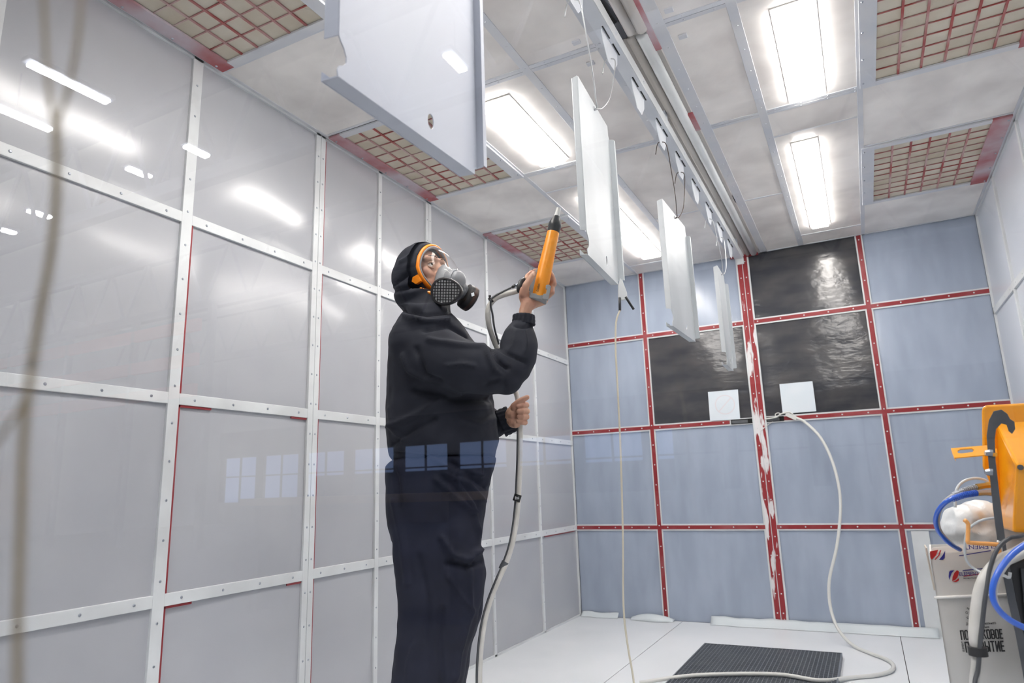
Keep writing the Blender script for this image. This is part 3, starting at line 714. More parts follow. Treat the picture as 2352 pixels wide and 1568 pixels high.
# far arm, coming out in front of the belly
far = loft_px([(985, 800, 60, .16, .07), (1030, 870, 58, .20, .07), (1075, 940, 52, .20, .065), (1110, 968, 44, .16, .06), (1135, 975, 36, .12, .05), (1149, 972, 30, .09, .042), (1157, 969, 25, .08, .036), (1166, 966, 23, .075, .034)], 20, 2.1)
merge(jk, far, ell(B(985, 795, .13), .08, .09, .08))
jacket = jk.build('jacket', M['cloth_navy'], person)
jme = remesh(jacket, .0075, 8)
FYAW, FPIT = .60, .0
FD = (math.cos(FYAW)*math.cos(FPIT), -math.sin(FYAW)*math.cos(FPIT), math.sin(FPIT))
HF = (HH*FD[0]+NH*FD[1]+Vector((0, 0, FD[2]))).normalized()      # where the face points
HS = HF.cross(Vector((0, 0, 1))).normalized(); HU = HS.cross(HF).normalized()
HC = B(986, 627)                                              # head centre
def hd(f, s_, u): return HC+HF*f+HS*s_+HU*u
# cut the hood open in front of the face seal
bm = bmesh.new(); bm.from_mesh(jme); off = wl(jacket); kill = []
RF = .020
PCUT = RF-.014
bmesh.ops.bisect_plane(bm, geom=bm.verts[:]+bm.edges[:]+bm.faces[:], dist=1e-5, plane_co=HC+HF*PCUT-off, plane_no=HF)
for v in bm.verts:
    w = v.co+off-HC; f_, s_, u_ = w.dot(HF), w.dot(HS), w.dot(HU)
    if PCUT+1e-4 < f_ < .2 and -.080 < u_ < .16 and abs(s_) < .13: kill.append(v)
bmesh.ops.delete(bm, geom=kill, context='VERTS'); bm.to_mesh(jme); bm.free()
crease(jacket, [
    ([(905, 668), (940, 662), (985, 652)], -.008, 6), ([(905, 655), (945, 625), (975, 600)], -.006, 5), ([(920, 600), (945, 585), (985, 575)], .005, 5),
    ([(930, 712), (980, 722), (1035, 715)], -.010, 5), ([(925, 700), (960, 708), (1010, 704)], .007, 6), ([(930, 728), (985, 738), (1030, 735)], .008, 5),
    ([(975, 760), (1030, 748), (1075, 775)], -.007, 6), ([(955, 800), (975, 860), (1010, 875)], -.007, 7), ([(925, 815), (940, 850), (985, 872)], .007, 6),
    ([(985, 780), (1045, 790), (1110, 795)], .006, 8), ([(1115, 802), (1135, 850), (1155, 865)], .007, 7), ([(1130, 800), (1145, 830), (1165, 845)], -.009, 6),
    ([(1148, 800), (1170, 815), (1210, 832)], -.007, 5), ([(1120, 880), (1155, 868), (1160, 910)], -.005, 6), ([(895, 980), (960, 950), (1010, 915), (1060, 905)], .008, 8),
    ([(900, 1020), (950, 985), (1000, 960)], -.007, 8), ([(950, 895), (1040, 915), (1130, 915)], -.013, 10), ([(895, 940), (905, 985), (925, 1010)], .006, 8),
    ([(1060, 960), (1100, 975), (1135, 960)], .005, 8), ([(900, 1040), (1000, 1052), (1135, 1045)], -.006, 6),
    ([(1185, 748), (1205, 750), (1222, 747)], -.006, 4), ([(1185, 760), (1180, 785), (1175, 800)], .004, 4), ([(1205, 758), (1210, 785), (1205, 810)], .004, 4), ([(1150, 955), (1155, 975), (1152, 1000)], -.006, 4),
    ([(1025, 840), (1060, 835), (1090, 840)], .004, 5)], .004, 3)
def cuff(cx, cy, ang, hw, L, off, hb, name='cuff'):
    """gathered elastic cuff: fluted ring stack"""
    c0 = B(cx, cy, off); t = (HH*math.cos(ang)+Vector((0, 0, 1))*math.sin(ang)); s1 = t.cross(NH).normalized(); a = hw*mp(cx, cy, off); R_ = []
    for i in range(9):
        u = i/8; fl = 1+.02*math.sin(i*2.2)
        R_.append([c0+t*(L*(u-.5))+(s1*math.cos(2*PI*k/72)*a+NH*math.sin(2*PI*k/72)*hb)*(fl*(1+.045*math.sin(k*2*PI/4.5+i*.4)))*(1.04-.05*u) for k in range(72)])
    for sc in (.9, .8):
        R_.append([R_[8][k]*sc+(c0+t*(L*.5))*(1-sc) for k in range(72)])
    return MB().loft(R_).build(name, M['cloth_navy'], person, smooth=True)
cuff(1203, 735, 1.50, 25, .034, -.12, .034)
cuff(1162, 967, .40, 30, .046, .077, .040)
# zip and collar tab
MB().prism([B(1023, 708, -.06), B(1029, 709, -.06), B(1030, 722, -.06), B(1024, 722, -.06)], NH*-.003).build('zip_pull', M['gungrey'], person, bevel=.001)
MB().tube([B(1026, 722, -.055), B(1027, 738, -.055), B(1042, 762, -.05)], .002, 6, 3).build('zip', M['gungrey'], person, smooth=True)
for x, y in ((889, 911), (898, 922), (893, 851)):
    MB().ball(B(x, y, -.02), .0035, 8, 6).build('press_stud', M['frame'], person, smooth=True)

# --- trousers
tr = loft_px([(1022, 1050, 120, 0, .155), (1012, 1066, 126, 0, .16), (1008, 1100, 120, 0, .16), (1003, 1145, 117, 0, .165), (1002, 1200, 108, 0, .165), (1004, 1240, 103, 0, .16)], 24, up=True)
legn = [(1000, 1190, 100, -.075, .085), (1003, 1250, 101, -.085, .09), (1012, 1320, 104, -.085, .09), (1011, 1370, 98, -.085, .088), (1005, 1430, 92, -.08, .082), (992, 1490, 86, -.08, .08), (980, 1568, 84, -.08, .08), (978, 1680, 76, -.08, .078), (982, 1780, 72, -.08, .078), (984, 1812, 66, -.08, .07)]
legf = [(1004, 1190, 98, .075, .085), (1010, 1250, 94, .085, .085), (1018, 1320, 100, .085, .085), (1020, 1370, 92, .085, .085), (1020, 1430, 84, .085, .08), (1004, 1490, 78, .085, .078), (996, 1568, 76, .085, .078), (996, 1680, 70, .085, .075), (1000, 1770, 66, .085, .07)]
merge(tr, loft_px(legn, 20, up=True), loft_px(legf, 20, up=True))
trousers = tr.build('trousers', M['cloth_trouser'], person); remesh(trousers, .0085, 8)
crease(trousers, [
    ([(1050, 1110), (1085, 1160), (1090, 1200), (1108, 1250)], .008, 6), ([(1000, 1100), (1060, 1150), (1085, 1175)], .008, 7), ([(1020, 1085), (1075, 1110), (1110, 1150)], .008, 7),
    ([(1035, 1060), (1085, 1095), (1118, 1120)], -.008, 8), ([(1015, 1235), (1040, 1275), (1070, 1285), (1105, 1262)], .011, 8), ([(1030, 1292), (1075, 1300), (1110, 1290)], -.011, 8),
    ([(1080, 1285), (1080, 1340), (1083, 1390)], .006, 5), ([(1028, 1320), (1055, 1365), (1078, 1392)], .007, 6), ([(1085, 1400), (1070, 1440), (1055, 1500), (1045, 1560)], .008, 7),
    ([(950, 1480), (940, 1520), (935, 1568)], .006, 8), ([(905, 1150), (925, 1250), (935, 1340)], .005, 9), ([(960, 1280), (985, 1380), (975, 1470)], -.005, 10), ([(990, 1050), (1040, 1080), (1105, 1090)], .006, 7),
    ([(900, 1065), (915, 1120), (918, 1160)], -.005, 6), ([(1015, 1400), (1010, 1480), (1015, 1568)], -.006, 9)], .005, 9)
for off, dx in ((-.08, 0), (.085, 12)):
    a = B(960+dx, 1845, off); a.z = .0
    sh = MB().chain([(a+Vector((0, 0, .045)), .045), (a+HH*.13+Vector((0, 0, .045)), .046), (a+HH*.21+Vector((0, 0, .036)), .036)], 14)
    so = sh.build('shoe', M['black'], person); remesh(so, .008, 2)

def hq(f, s_, u): return hd(f*.92-.034, s_*.90, u*.93+.004)
# --- head (seen through the visor): one remeshed surface
hm = MB()
merge(hm, MB().ball(hq(-.004, 0, .005), 1, 24, 16, (HF*.082, HS*.068, HU*.086)))
merge(hm, MB().ball(hq(.035, 0, -.055), 1, 20, 14, (HF*.056, HS*.054, HU*.060)))
hm.chain([(hq(.072, 0, .026), .013), (hq(.092, 0, -.004), .011), (hq(.104, 0, -.018), .0125)], 12)       # nose
hm.chain([(hq(.086, 0, -.020), .011), (hq(.088, .012, -.020), .008), (hq(.088, -.012, -.020), .008)], 10)
hm.chain([(hq(.066, .052, .036), .012), (hq(.078, .025, .040), .011), (hq(.078, 0, .036), .009), (hq(.078, -.025, .040), .011), (hq(.066, -.052, .036), .012)], 10)  # brow
for s_ in (-1, 1):
    hm.chain([(hq(.056, s_*.046, -.014), .020), (hq(.066, s_*.030, -.030), .018)], 12)                      # cheeks
    hm.chain([(hq(-.02, s_*.076, .012), .014), (hq(-.016, s_*.078, -.02), .011)], 10)                      # ears
hm.chain([(hq(.080, .018, -.054), .008), (hq(.086, 0, -.053), .009), (hq(.080, -.018, -.054), .008)], 10)   # lips
hm.chain([(hq(.070, 0, -.092), .018), (hq(.064, .014, -.088), .018)], 10)                                 # chin
hm.chain([(hq(-.01, 0, -.04), .058), (hq(.0, 0, -.12), .050), (hq(.0, 0, -.15), .048)], 16)               # neck
head = hm.build('head', M['skin'], person); remesh(head, .0035, 2)
for s_ in (-1, 1):
    e_ = hq(.066, s_*.031, .012)
    eo = MB().ball(e_, .0118, 16, 12).build('eye', M['eye'], person, smooth=True)
    look = (HF+HU*.35).normalized(); MB().ball(e_+look*.0088, .0054, 12, 8).build('iris', M['iris'], eo, smooth=True)
    MB().chain([(hq(.077, s_*.017, .004), .0026), (hq(.080, s_*.031, .000), .0028), (hq(.072, s_*.045, .005), .0024)], 8).build('eyelid', M['skin'], eo, smooth=True); lid = MB().chain([(hq(.077, s_*.016, .019), .0030), (hq(.082, s_*.030, .0245), .0034), (hq(.073, s_*.046, .018), .0030)], 8).build('eyelid', M['skin'], eo, smooth=True)
    MB().chain([(hq(.087, s_*.012, .043), .0020), (hq(.087, s_*.032, .047), .0026), (hq(.076, s_*.052, .043), .0018)], 8).build('eyebrow', M['hair'], person, smooth=True)

# --- full-face respirator worn on the head
rs = MB()
RING = []
for k in range(48):
    th = 2*PI*k/48; s_, u_ = .080*math.sin(th), .094*math.cos(th)
    if u_ < 0: s_ *= 1-.28*(abs(u_)/.102)**2; u_ *= .86
    RING.append((RF+.004-.012*(abs(s_)/.09)**2+.012*max(0, -u_/.1), s_, u_))
def ringloft(pts, w, d, name, m, par):
    R_ = []; n = len(pts)   # closed band of elliptical section
    for i in range(n+1):
        f_, s_, u_ = pts[i % n]; c = hd(f_, s_, u_); rad = (HS*s_+HU*u_).normalized()
        R_.append([c+rad*(w*math.cos(a))+HF*(d*math.sin(a)) for a in [2*PI*j/10+.3 for j in range(10)]])
    return MB().loft(R_, close=False).build(name, m, par, smooth=True)
resp = ringloft(RING, .0065, .011, 'respirator', M['orange'], person)
resp['label'] = 'grey and orange full-face respirator with clear visor'
ringloft([(f_+.006, s_*.93, u_*.93) for f_, s_, u_ in RING], .005, .007, 'face_seal', M['maskgrey'], resp)
def band(prof, name, m, par, fl=0):
    R_ = []
    for df, sc in prof: R_.append([hd(f_*(1 if sc < 1.1 else .3)+df+fl*math.sin(k*1.9)*(sc-1), s_*sc, u_*sc) for k, (f_, s_, u_) in enumerate(RING)])
    return MB().loft(R_, close=False).build(name, m, par, smooth=True)
band([(-.012, .98), (-.001, 1.02), (.004, 1.06), (.004, 1.12), (-.002, 1.18), (-.012, 1.24), (-.035, 1.27)], 'hood_edge', M['cloth_navy'], person, .012)
# visor dome
R_ = []; NV = 10
for i in range(NV+1):
    a = i/NV*PI/2*.94
    R_.append([hd(f_+.006+.100*math.sin(a)*(1-.42*max(0, u_/.1)), s_*.95*math.cos(a)**.62, u_*.95*math.cos(a)**.55 - .018*math.sin(a)) for f_, s_, u_ in RING])
vis = MB(); vis.loft(R_, close=False); vis.f.append(tuple(range(NV*48, NV*48+48)))
vis.build('visor', M['visor'], resp, smooth=True)
# nose cup inside
def lring(f_, cs, cu, a, b, n=20): return [hd(f_, cs+a*math.cos(2*PI*k/n), cu+b*math.sin(2*PI*k/n)) for k in range(n)]
def tri(f_, a, u0, u1, n=24):
    out = []
    for k in range(n):
        t = 2*PI*k/n; u = u0+(u1-u0)*(.5+.5*math.cos(t)); out.append(hd(f_, a*math.sin(t)*(1-.62*((u-u0)/(u1-u0))), u))
    return out
MB().loft([tri(.052, .046, -.095, .012), tri(.066, .046, -.095, .018), tri(.078, .041, -.092, .014), tri(.098, .034, -.085, -.008), tri(.118, .028, -.075, -.026)]).build('nose_cup', M['maskgrey'], resp, smooth=True)
# valve housing
def dcyl(c, d, rads, name, m, par=resp, n=28):
    d = d.normalized(); u = d.orthogonal().normalized(); v = d.cross(u)
    R_ = [[c+d*h+(u*math.cos(2*PI*k/n)+v*math.sin(2*PI*k/n))*r for k in range(n)] for h, r in rads]
    return MB().loft(R_).build(name, m, par, smooth=True, auto=True)
vd = (HF*.95+HU*-.10).normalized()
vc = hd(.118, 0, -.052)
dcyl(vc-vd*.02, vd, [(0, .040), (.024, .039), (.030, .036), (.031, .031)], 'valve_housing', M['maskgrey'])
dcyl(vc-vd*.008, vd, [(.018, .033), (.026, .033), (.034, .028), (.039, .018), (.041, .004)], 'exhalation_valve', M['maskgrey'])
for a in (-.6, 0, .6, 2.5, 3.1, 3.7):
    c_ = vc+vd*.024+HU*(.024*math.cos(a))+HS*(.024*math.sin(a))
    MB().obox(c_, HS*.004, HU*.0035, vd*.003).build('vent_slot', M['maskdark'], resp)
MB().loft([lring(.085, 0, -.080, .038, .020), lring(.110, 0, -.085, .034, .022), lring(.128, 0, -.080, .024, .02)]).build('chin_piece', M['maskgrey'], resp, smooth=True)
MB().tube([hd(.02, .070, -.080), hd(.055, .062, -.098), hd(.085, .040, -.106), hd(.118, .0, -.106), hd(.110, -.035, -.104)], .0075, 8, 4).build('lower_frame', M['orange'], resp, smooth=True)
# orange buckle lugs
MB().prism([hd(.020, .079, -.026), hd(.000, .088, -.036), hd(-.004, .088, -.052), hd(.008, .080, -.062), hd(.026, .074, -.052)], HS*-.012).build('buckle', M['orange'], resp, bevel=.002)
MB().prism([hd(.010, -.088, -.030), hd(-.008, -.089, -.040), hd(-.008, -.088, -.058), hd(.02, -.082, -.052)], HS*.012).build('buckle', M['orange'], resp, bevel=.002)
# near cartridge, with its square mesh facing the camera
def cartridge(c, nrm, wax, a, b, grid, name, label=None):
    nrm = nrm.normalized(); x = (wax-nrm*wax.dot(nrm)).normalized(); y = nrm.cross(x)
    def egg(r, h, n=36):
        out = []
        for k in range(n):
            t = 2*PI*k/n; q = 1-.16*math.cos(t)
            out.append(c+nrm*h+x*(a*r*math.cos(t))+y*(b*r*math.sin(t)*q))
        return out
    o = MB().loft([egg(.80, -.030), egg(.97, -.024), egg(1, -.010), egg(1.0, .001), egg(.97, .005), egg(.86, .006), egg(.855, .0), egg(.5, -.001)]).build(name, M['maskdark'], resp, smooth=True, auto=True)
    if label: o['label'] = label
    if grid:
        MB().loft([egg(.84, -.0004), egg(.84, .0012)]).build('filter_media', M['maskwhite'], resp)
        g = MB(); st = .0094
        for i in range(-8, 9):
            u = i*st
            if abs(u) < a*.82:
                e_ = math.sqrt(max(0, 1-(u/(a*.84))**2))*b*.84*(1-.16*u/a)
                g.obox(c+nrm*.0026+x*u, x*.0013, y*e_, nrm*.0016)
            if abs(u) < b*.9:
                e_ = math.sqrt(max(0, 1-(u/(b*.84))**2))*a*.84 if abs(u) < b*.84 else 0
                if e_: g.obox(c+nrm*.0026+y*u, y*.0013, x*e_, nrm*.0016)
        g.build('cartridge_grid', M['maskdark'], resp, kind='stuff')
    return o
cn = (HS*.86+HF*.30-HU*.24)
cc = B(1025, 669, -.150)
cartridge(cc, (-NH*.93+HH*-.16-Vector((0, 0, .16))), HH*1.0+Vector((0, 0, -.06)), .054, .046, True, 'filter_cartridge')
c2 = B(1075, 683, -.02)
fa = (HH*.78+NH*.50-Vector((0, 0, .42))).normalized()
dcyl(c2-fa*.022, fa, [(0, .030), (.006, .044), (.018, .046), (.038, .046), (.042, .040), (.043, .01)], 'filter_cartridge', M['maskdark'])
dcyl(c2-fa*.0, fa, [(0, .0464), (.011, .0464)], 'brown_band', M['brownband'])
tt = (c2+(-NH*.047)); 
MB().obox(B(1086, 676, -.070), HH*.005+Vector((0, 0, .0015)), NH*.0006, Vector((-.001, 0, .006))).build('warning_tag', M['paper'], resp)
MB().tube([cc+NH*.03, vc.lerp(cc, .5)+NH*.02, vc], [.028, .026, .03], 14, 3).build('cartridge_port', M['maskgrey'], resp, smooth=True)
MB().tube([c2-fa*.02, vc], [.028, .03], 14, 0).build('cartridge_port', M['maskgrey'], resp, smooth=True)

# ================================================================== spray gun
QG = -.115                                   # barrel depth relative to the figure plane
ga, gb = B(1237, 683, QG), B(1271, 532, QG+.01); gx = (gb-ga).normalized(); gl = (gb-ga).length
gun = thing('spray_gun', 'orange powder spray gun with black collar and white nozzle, held up by the person', 'spray gun', ga)
def gcyl(c, rads, name, m, n=32, par=None, ax=None, sq=1.0):
    d = ax or gx; u = d.cross(NH).normalized(); v = d.cross(u)
    R_ = [[c+d*h+u*math.cos(2*PI*k/n)*r+v*math.sin(2*PI*k/n)*r*sq for k in range(n)] for h, r in rads]
    return MB().loft(R_).build(name, m, par or gun, smooth=True, auto=True)
bar_ = gcyl(ga, [(0, .0250), (.02, .0252), (gl*.45, .0245), (gl*.52, .0235), (gl*.75, .0220), (gl-.004, .0208), (gl, .0200)], 'barrel', M['orangegun'])
cx = (B(1276, 492, QG+.012)-gb).normalized()
gcyl(gb, [(-.004, .0205), (0, .0215), (.016, .0218), (.018, .0228), (.030, .0222), (.054, .0140), (.058, .0120)], 'collar', M['gunblack'], ax=gx, n=32)
gcyl(gb+gx*.056, [(0, .0095), (.020, .0085), (.034, .0082), (.035, .0055)], 'nozzle', M['nozzle'])
u_ = gx.cross(NH).normalized()
if u_.dot(HH) < 0: u_ = -u_
# grey base plate, hook and back spine
MB().obox(ga-gx*.004+u_*.000, u_*.030, NH*.024, gx*.009).build('end_cap', M['gungrey'], gun, bevel=.003)
MB().prism([ga+u_*.014-gx*.012-NH*.026, ga+u_*.034-gx*.012-NH*.026, ga+u_*.034+gx*.036-NH*.026, ga+u_*.026+gx*.042-NH*.026, ga+u_*.016+gx*.038-NH*.026, ga+u_*.017+gx*.026-NH*.026, ga+u_*.022+gx*.024-NH*.026, ga+u_*.022+gx*.008-NH*.026, ga+u_*.014+gx*.006-NH*.026], -NH*.010).build('hanging_hook', M['gungrey'], gun, bevel=.0015)
MB().prism([ga-u_*.022-NH*.012, ga-u_*.034-NH*.010, ga-u_*.033+gx*.085-NH*.008, ga-u_*.022+gx*.105-NH*.008], NH*.022).build('spine', M['gungrey'], gun, bevel=.002)
# pistol handle going away behind the palm, trigger guard and sockets
hp = ga+gx*.035-u_*.020+NH*.010; hdn = (-u_*.62+NH*.72-gx*.25).normalized()
MB().loft([ring(hp+hdn*h, hdn, a, b, 16, 2.4) for h, a, b in ((0, .018, .018), (.03, .017, .018), (.055, .016, .016))]).build('handle', M['gungrey'], gun, smooth=True, auto=True)
MB().tube([B(1204, 641, -.10), B(1198, 645, -.11), B(1194, 654, -.115), B(1192, 664, -.115), B(1193, 671, -.11)], [.006, .008, .009, .009, .006], 10, 4).build('trigger_guard', M['gunblack'], gun, smooth=True)
MB().tube([B(1210, 645, -.09), B(1203, 650, -.09), B(1201, 658, -.09)], .005, 8, 3).build('trigger', M['gungrey'], gun, smooth=True)
MB().tube([B(1194, 652, -.10), B(1187, 655, -.10), B(1182, 657, -.10)], [.006, .0055, .0055], 12, 0).build('plug', M['steel'], gun, smooth=True)
MB().tube([B(1184, 655, -.10), B(1176, 660, -.10)], [.0062, .005], 12, 0).build('plug', M['gunblack'], gun, smooth=True)
tp = ga+gx*.028-NH*.0258-u_*.0085
text_part('Etalon', 'lettering', M['inkblack'], gun, ga+gx*.012-NH*.0262-u_*.004, gx, -u_, .0115, 1.0, 0)

# ---- near hand, wrapped round the handle with the thumb lying along the spine
def hand(parts, name, vox=.0022):
    mb = MB()
    for ch in parts:
        mb.chain(ch, 12)
    o = mb.build(name, M['skin'], person); remesh(o, vox, 2); return o
o1 = -.12
palm = [[(B(1204, 733, o1), .021), (B(1207, 712, o1), .0215), (B(1212, 698, o1), .023)],
        [(B(1212, 698, o1), .022), (B(1205, 682, o1+.004), .020), (B(1203, 668, o1+.004), .016)],
        [(B(1215, 700, o1), .021), (B(1228, 692, o1+.035), .022), (B(1222, 668, o1+.04), .020)],
        [(B(1228, 694, o1+.02), .020), (B(1246, 688, o1+.035), .020), (B(1256, 668, o1+.045), .018)],
        [(B(1205, 684, o1+.004), .018), (B(1222, 680, o1+.03), .020), (B(1240, 672, o1+.045), .020)],
        # thumb: base, two joints, tip along the spine
        [(B(1203, 676, o1-.010), .0150), (B(1208, 656, o1-.024), .0125), (B(1219, 638, o1-.026), .0108), (B(1226, 628, o1-.024), .0092)],
        # index finger reaching over the handle to the trigger
        [(B(1256, 655, o1+.05), .0115), (B(1240, 632, o1+.058), .0105), (B(1222, 626, o1+.05), .0098), (B(1211, 634, o1+.035), .0085), (B(1209, 640, o1+.024), .0075)],
        # middle, ring and little finger bending round the far side
        [(B(1260, 652, o1+.035), .0115), (B(1268, 636, o1+.028), .0105), (B(1262, 624, o1+.045), .0095), (B(1246, 622, o1+.055), .0085)],
        [(B(1262, 664, o1+.030), .0115), (B(1272, 652, o1+.022), .0105), (B(1270, 640, o1+.040), .0095), (B(1254, 636, o1+.055), .0085)],
        [(B(1258, 680, o1+.020), .0105), (B(1268, 671, o1+.012), .0098), (B(1268, 658, o1+.022), .0088), (B(1258, 652, o1+.035), .0078)],
        [(B(1236, 628, o1+.045), .0095), (B(1231, 622, o1+.04), .0088), (B(1228, 622, o1+.028), .0078)]]
hand(palm, 'hand')
MB().ball(B(1226, 629, o1-.033), 1, 12, 8, (HH*.0052, NH*.0016, Vector((0, 0, .0068)))).build('thumbnail', mat('nail', (214, 176, 152), .3), person, smooth=True)
# ---- far hand: fist round the hose with the thumb up
o2 = .035
fist = [[(B(1158, 968, .075), .024), (B(1170, 963, .06), .0245), (B(1178, 950, .045), .026)],
        [(B(1172, 962, .055), .0235), (B(1180, 968, .04), .022), (B(1186, 972, .03), .017)],
        [(B(1178, 948, .045), .024), (B(1184, 938, .045), .021), (B(1188, 930, .04), .016)],
        [(B(1180, 952, .035), .022), (B(1187, 950, .055), .020)],
        [(B(1182, 934, .02), .0155), (B(1192, 924, .012), .0130), (B(1202, 917, .008), .0105), (B(1211, 912, .006), .0085)],
        [(B(1194, 930, .062), .0115), (B(1206, 929, .050), .0110), (B(1209, 930, .024), .0108), (B(1199, 932, .008), .0105), (B(1191, 934, .004), .0085)],
        [(B(1195, 942, .062), 0.0107), (B(1208, 943, .050), 0.0104), (B(1211, 944, .022), 0.0102), (B(1200, 944, .004), 0.0098), (B(1191, 945, .002), .0085)],
        [(B(1195, 955, .062), 0.0104), (B(1208, 956, .050), 0.0100), (B(1210, 957, .024), 0.0099), (B(1200, 957, .006), 0.0095), (B(1192, 957, .004), .0085)],
        [(B(1193, 967, .058), 0.0098), (B(1204, 969, .048), 0.0093), (B(1206, 970, .028), .0098), (B(1198, 969, 0.0093), .0092), (B(1191, 968, .008), .0078)]]
hand(fist, 'hand', .0018)

# ================================================================== powder hose held in the far hand
hz1 = .035
hpts = [(1190, 668, -.10), (1178, 671, -.10), (1160, 676, -.10), (1140, 684, -.10), (1127, 697, -.10), (1121, 715, -.10), (1123, 745, -.09), (1132, 775, -.07), (1142, 800, -.05), (1155, 830, -.0), (1170, 865, .05), (1183, 895, .06), (1190, 920, .05), (1194, 950, hz1), (1195, 1000, .03), (1194, 1060, .02), (1192, 1110, .01), (1190, 1150, 0), (1185, 1200, 0), (1176, 1250, -.02), (1161, 1295, -.03), (1146, 1330, -.05), (1128, 1375, -.06), (1115, 1420, -.08), (1107, 1470, -.1), (1103, 1520, -.1), (1102, 1568, -.1), (1104, 1640, -.1), (1110, 1720, -.1)]
hose = thing('powder_hose', 'clear powder hose and thin cable running from the gun through the fist to the floor', 'hose', B(1110, 1720, -.1))
P_ = [B(x, y, o) for x, y, o in hpts]
e = P_[-1]; P_ += [Vector((e.x+.02, e.y-.03, .15)), Vector((e.x+.10, e.y-.08, .02)), Vector((e.x+.4, e.y-.12, .012))]
MB().tube(P_, [.0090]*21+[.0075]*(len(P_)-21), 12, 4).build('hose', M['hose'], hose, smooth=True)
C_ = [p-HH*.0085+NH*-.003 for p in P_[13:-2]]
MB().tube(C_+[P_[-2]-NH*.014, P_[-1]-NH*.014], .0042, 8, 4).build('side_cable', M['darkcable'], hose, smooth=True)
U_ = [B(1177, 659, -.10), B(1160, 667, -.105), B(1140, 677, -.11), B(1129, 686, -.115), B(1127, 700, -.11), B(1131, 720, -.10), B(1136, 755, -.09), B(1146, 790, -.06)]
MB().tube(U_, .0034, 8, 4).build('side_cable', M['darkcable'], hose, smooth=True)
for x, y, o, w, hgt in ((1190, 1143, -.003, .0125, .0115), (1159, 1298, -.03, .0115, .013)):
    c = B(x, y, o); d = (B(x-3, y+10, o)-c).normalized() if y < 1200 else (B(x-10, y+20, o)-c).normalized()
    b_ = gcyl(c-HH*.003, [(-hgt, w), (hgt, w)], 'band', M['inkblack'] if y < 1200 else M['charcoal'], n=20, par=hose, ax=d)
    if y < 1200: text_part('Etal', 'band_lettering', M['frame'], b_, c-HH*.0105-NH*.0135-Vector((0, 0, .004)), HH, (0, 0, 1), .0125, .75, .0002)
gcyl(B(1128, 690, -.10), [(-.004, .0125), (.004, .0125)], 'zip_tie', M['inkblack'], n=16, par=hose, ax=(B(1140, 684, -.1)-B(1121, 700, -.1)).normalized())
MB().obox(B(1125, 680, -.112), HH*.004, NH*.003, Vector((0, 0, .003))).build('zip_tie', M['inkblack'], hose)

# ================================================================== powder unit on its trolley, at the right edge
QM = 1.62
def Mq(x, y, q=QM): return A(x, y, q)
foot = Mq(2345, 1500); foot = Vector((foot.x, foot.y, 0))
mc = thing('powder_unit', 'orange powder coating control unit on a dark steel trolley post', 'machine', foot)
def poly(pts, q, depth, name, m, bevel=.004, par=None):
    v_ = ray(max(p[0] for p in pts if p[0] < 2420)*.25+min(p[0] for p in pts)*.75, 1200); v_ = Vector((v_.x, v_.y, 0)).normalized()
    return MB().prism([Mq(x, y, q) for x, y in pts], v_*depth).build(name, m, par or mc, bevel=bevel)
poly([(2255, 938), (2262, 930), (2520, 916), (2520, 1222), (2338, 1222), (2306, 1205), (2298, 1165), (2276, 1115), (2257, 1070)], 1.66, .20, 'housing', M['machine'], .008)
mb = MB(); mb.loft([[Mq(x, y, 1.665) for x, y in ((2288, 968), (2520, 955), (2520, 1222), (2302, 1212))], [Mq(x, y, 1.655) for x, y in ((2290, 976), (2520, 962), (2520, 1222), (2303, 1214))], [Mq(x, y, 1.52) for x, y in ((2334, 1066), (2520, 1062), (2520, 1226), (2326, 1222))]])
mb.build('front_cover', M['machine'], mc, bevel=.006)
MB().cyl(Mq(2344, 1073, 1.522), Mq(2344, 1073, 1.514), .006).build('screw', M['charcoal'], mc)
# bent flat steel post with its hook top
outer = [(2352, 945), (2338, 940), (2325, 946), (2300, 940), (2285, 946), (2276, 965), (2272, 1000), (2276, 1060), (2283, 1120), (2296, 1270), (2313, 1370), (2332, 1450), (2352, 1540), (2362, 1590)]
post = [(2268, 1000), (2273, 965), (2284, 944), (2300, 940), (2314, 950), (2320, 962), (2330, 968), (2332, 985), (2325, 996), (2317, 990), (2312, 975), (2300, 972), (2290, 985), (2287, 1010), (2289, 1060), (2300, 1170), (2314, 1275), (2334, 1380), (2352, 1460), (2372, 1560), (2390, 1660), (2368, 1660), (2352, 1560), (2333, 1460), (2315, 1380), (2297, 1275), (2283, 1170), (2272, 1060)]
poly([(x+(-2 if x < 2300 else 0), y) for x, y in post], 1.50, .006, 'post', M['charcoal'], .001)
bp_ = Mq(2385, 1650, 1.5)
MB().box((bp_.x-.02, bp_.y-.01, .02), (bp_.x+.02, bp_.y+.02, bp_.z+.03)).build('lower_post', M['charcoal'], mc)
bx_ = Mq(2262, 1500, 1.85)
MB().box((bx_.x-.17, bx_.y-.40, .10), (bx_.x+.42, bx_.y+.22, .14)).build('trolley_deck', M['charcoal'], mc, bevel=.004)
for dx in (-.13, .38):
    for dy in (-.36, .18): MB().cyl((bx_.x+dx-.012, bx_.y+dy, .05), (bx_.x+dx+.012, bx_.y+dy, .05), .05).build('wheel', M['black'], mc, smooth=False)
for y_ in (1040, 1084):
    MB().tube([Mq(2262, y_, 1.502), Mq(2272, y_, 1.500), Mq(2280, y_+1, 1.497)], [.005, .008, .008], 6, 0).build('bolt', M['steel'], mc)
MB().prism([Mq(2280, 1037, 1.60), Mq(2280, 1030, 1.60), Mq(2280, 1040, 1.497), Mq(2280, 1048, 1.497)], HH*.01).build('tie_bar', M['machine'], mc)
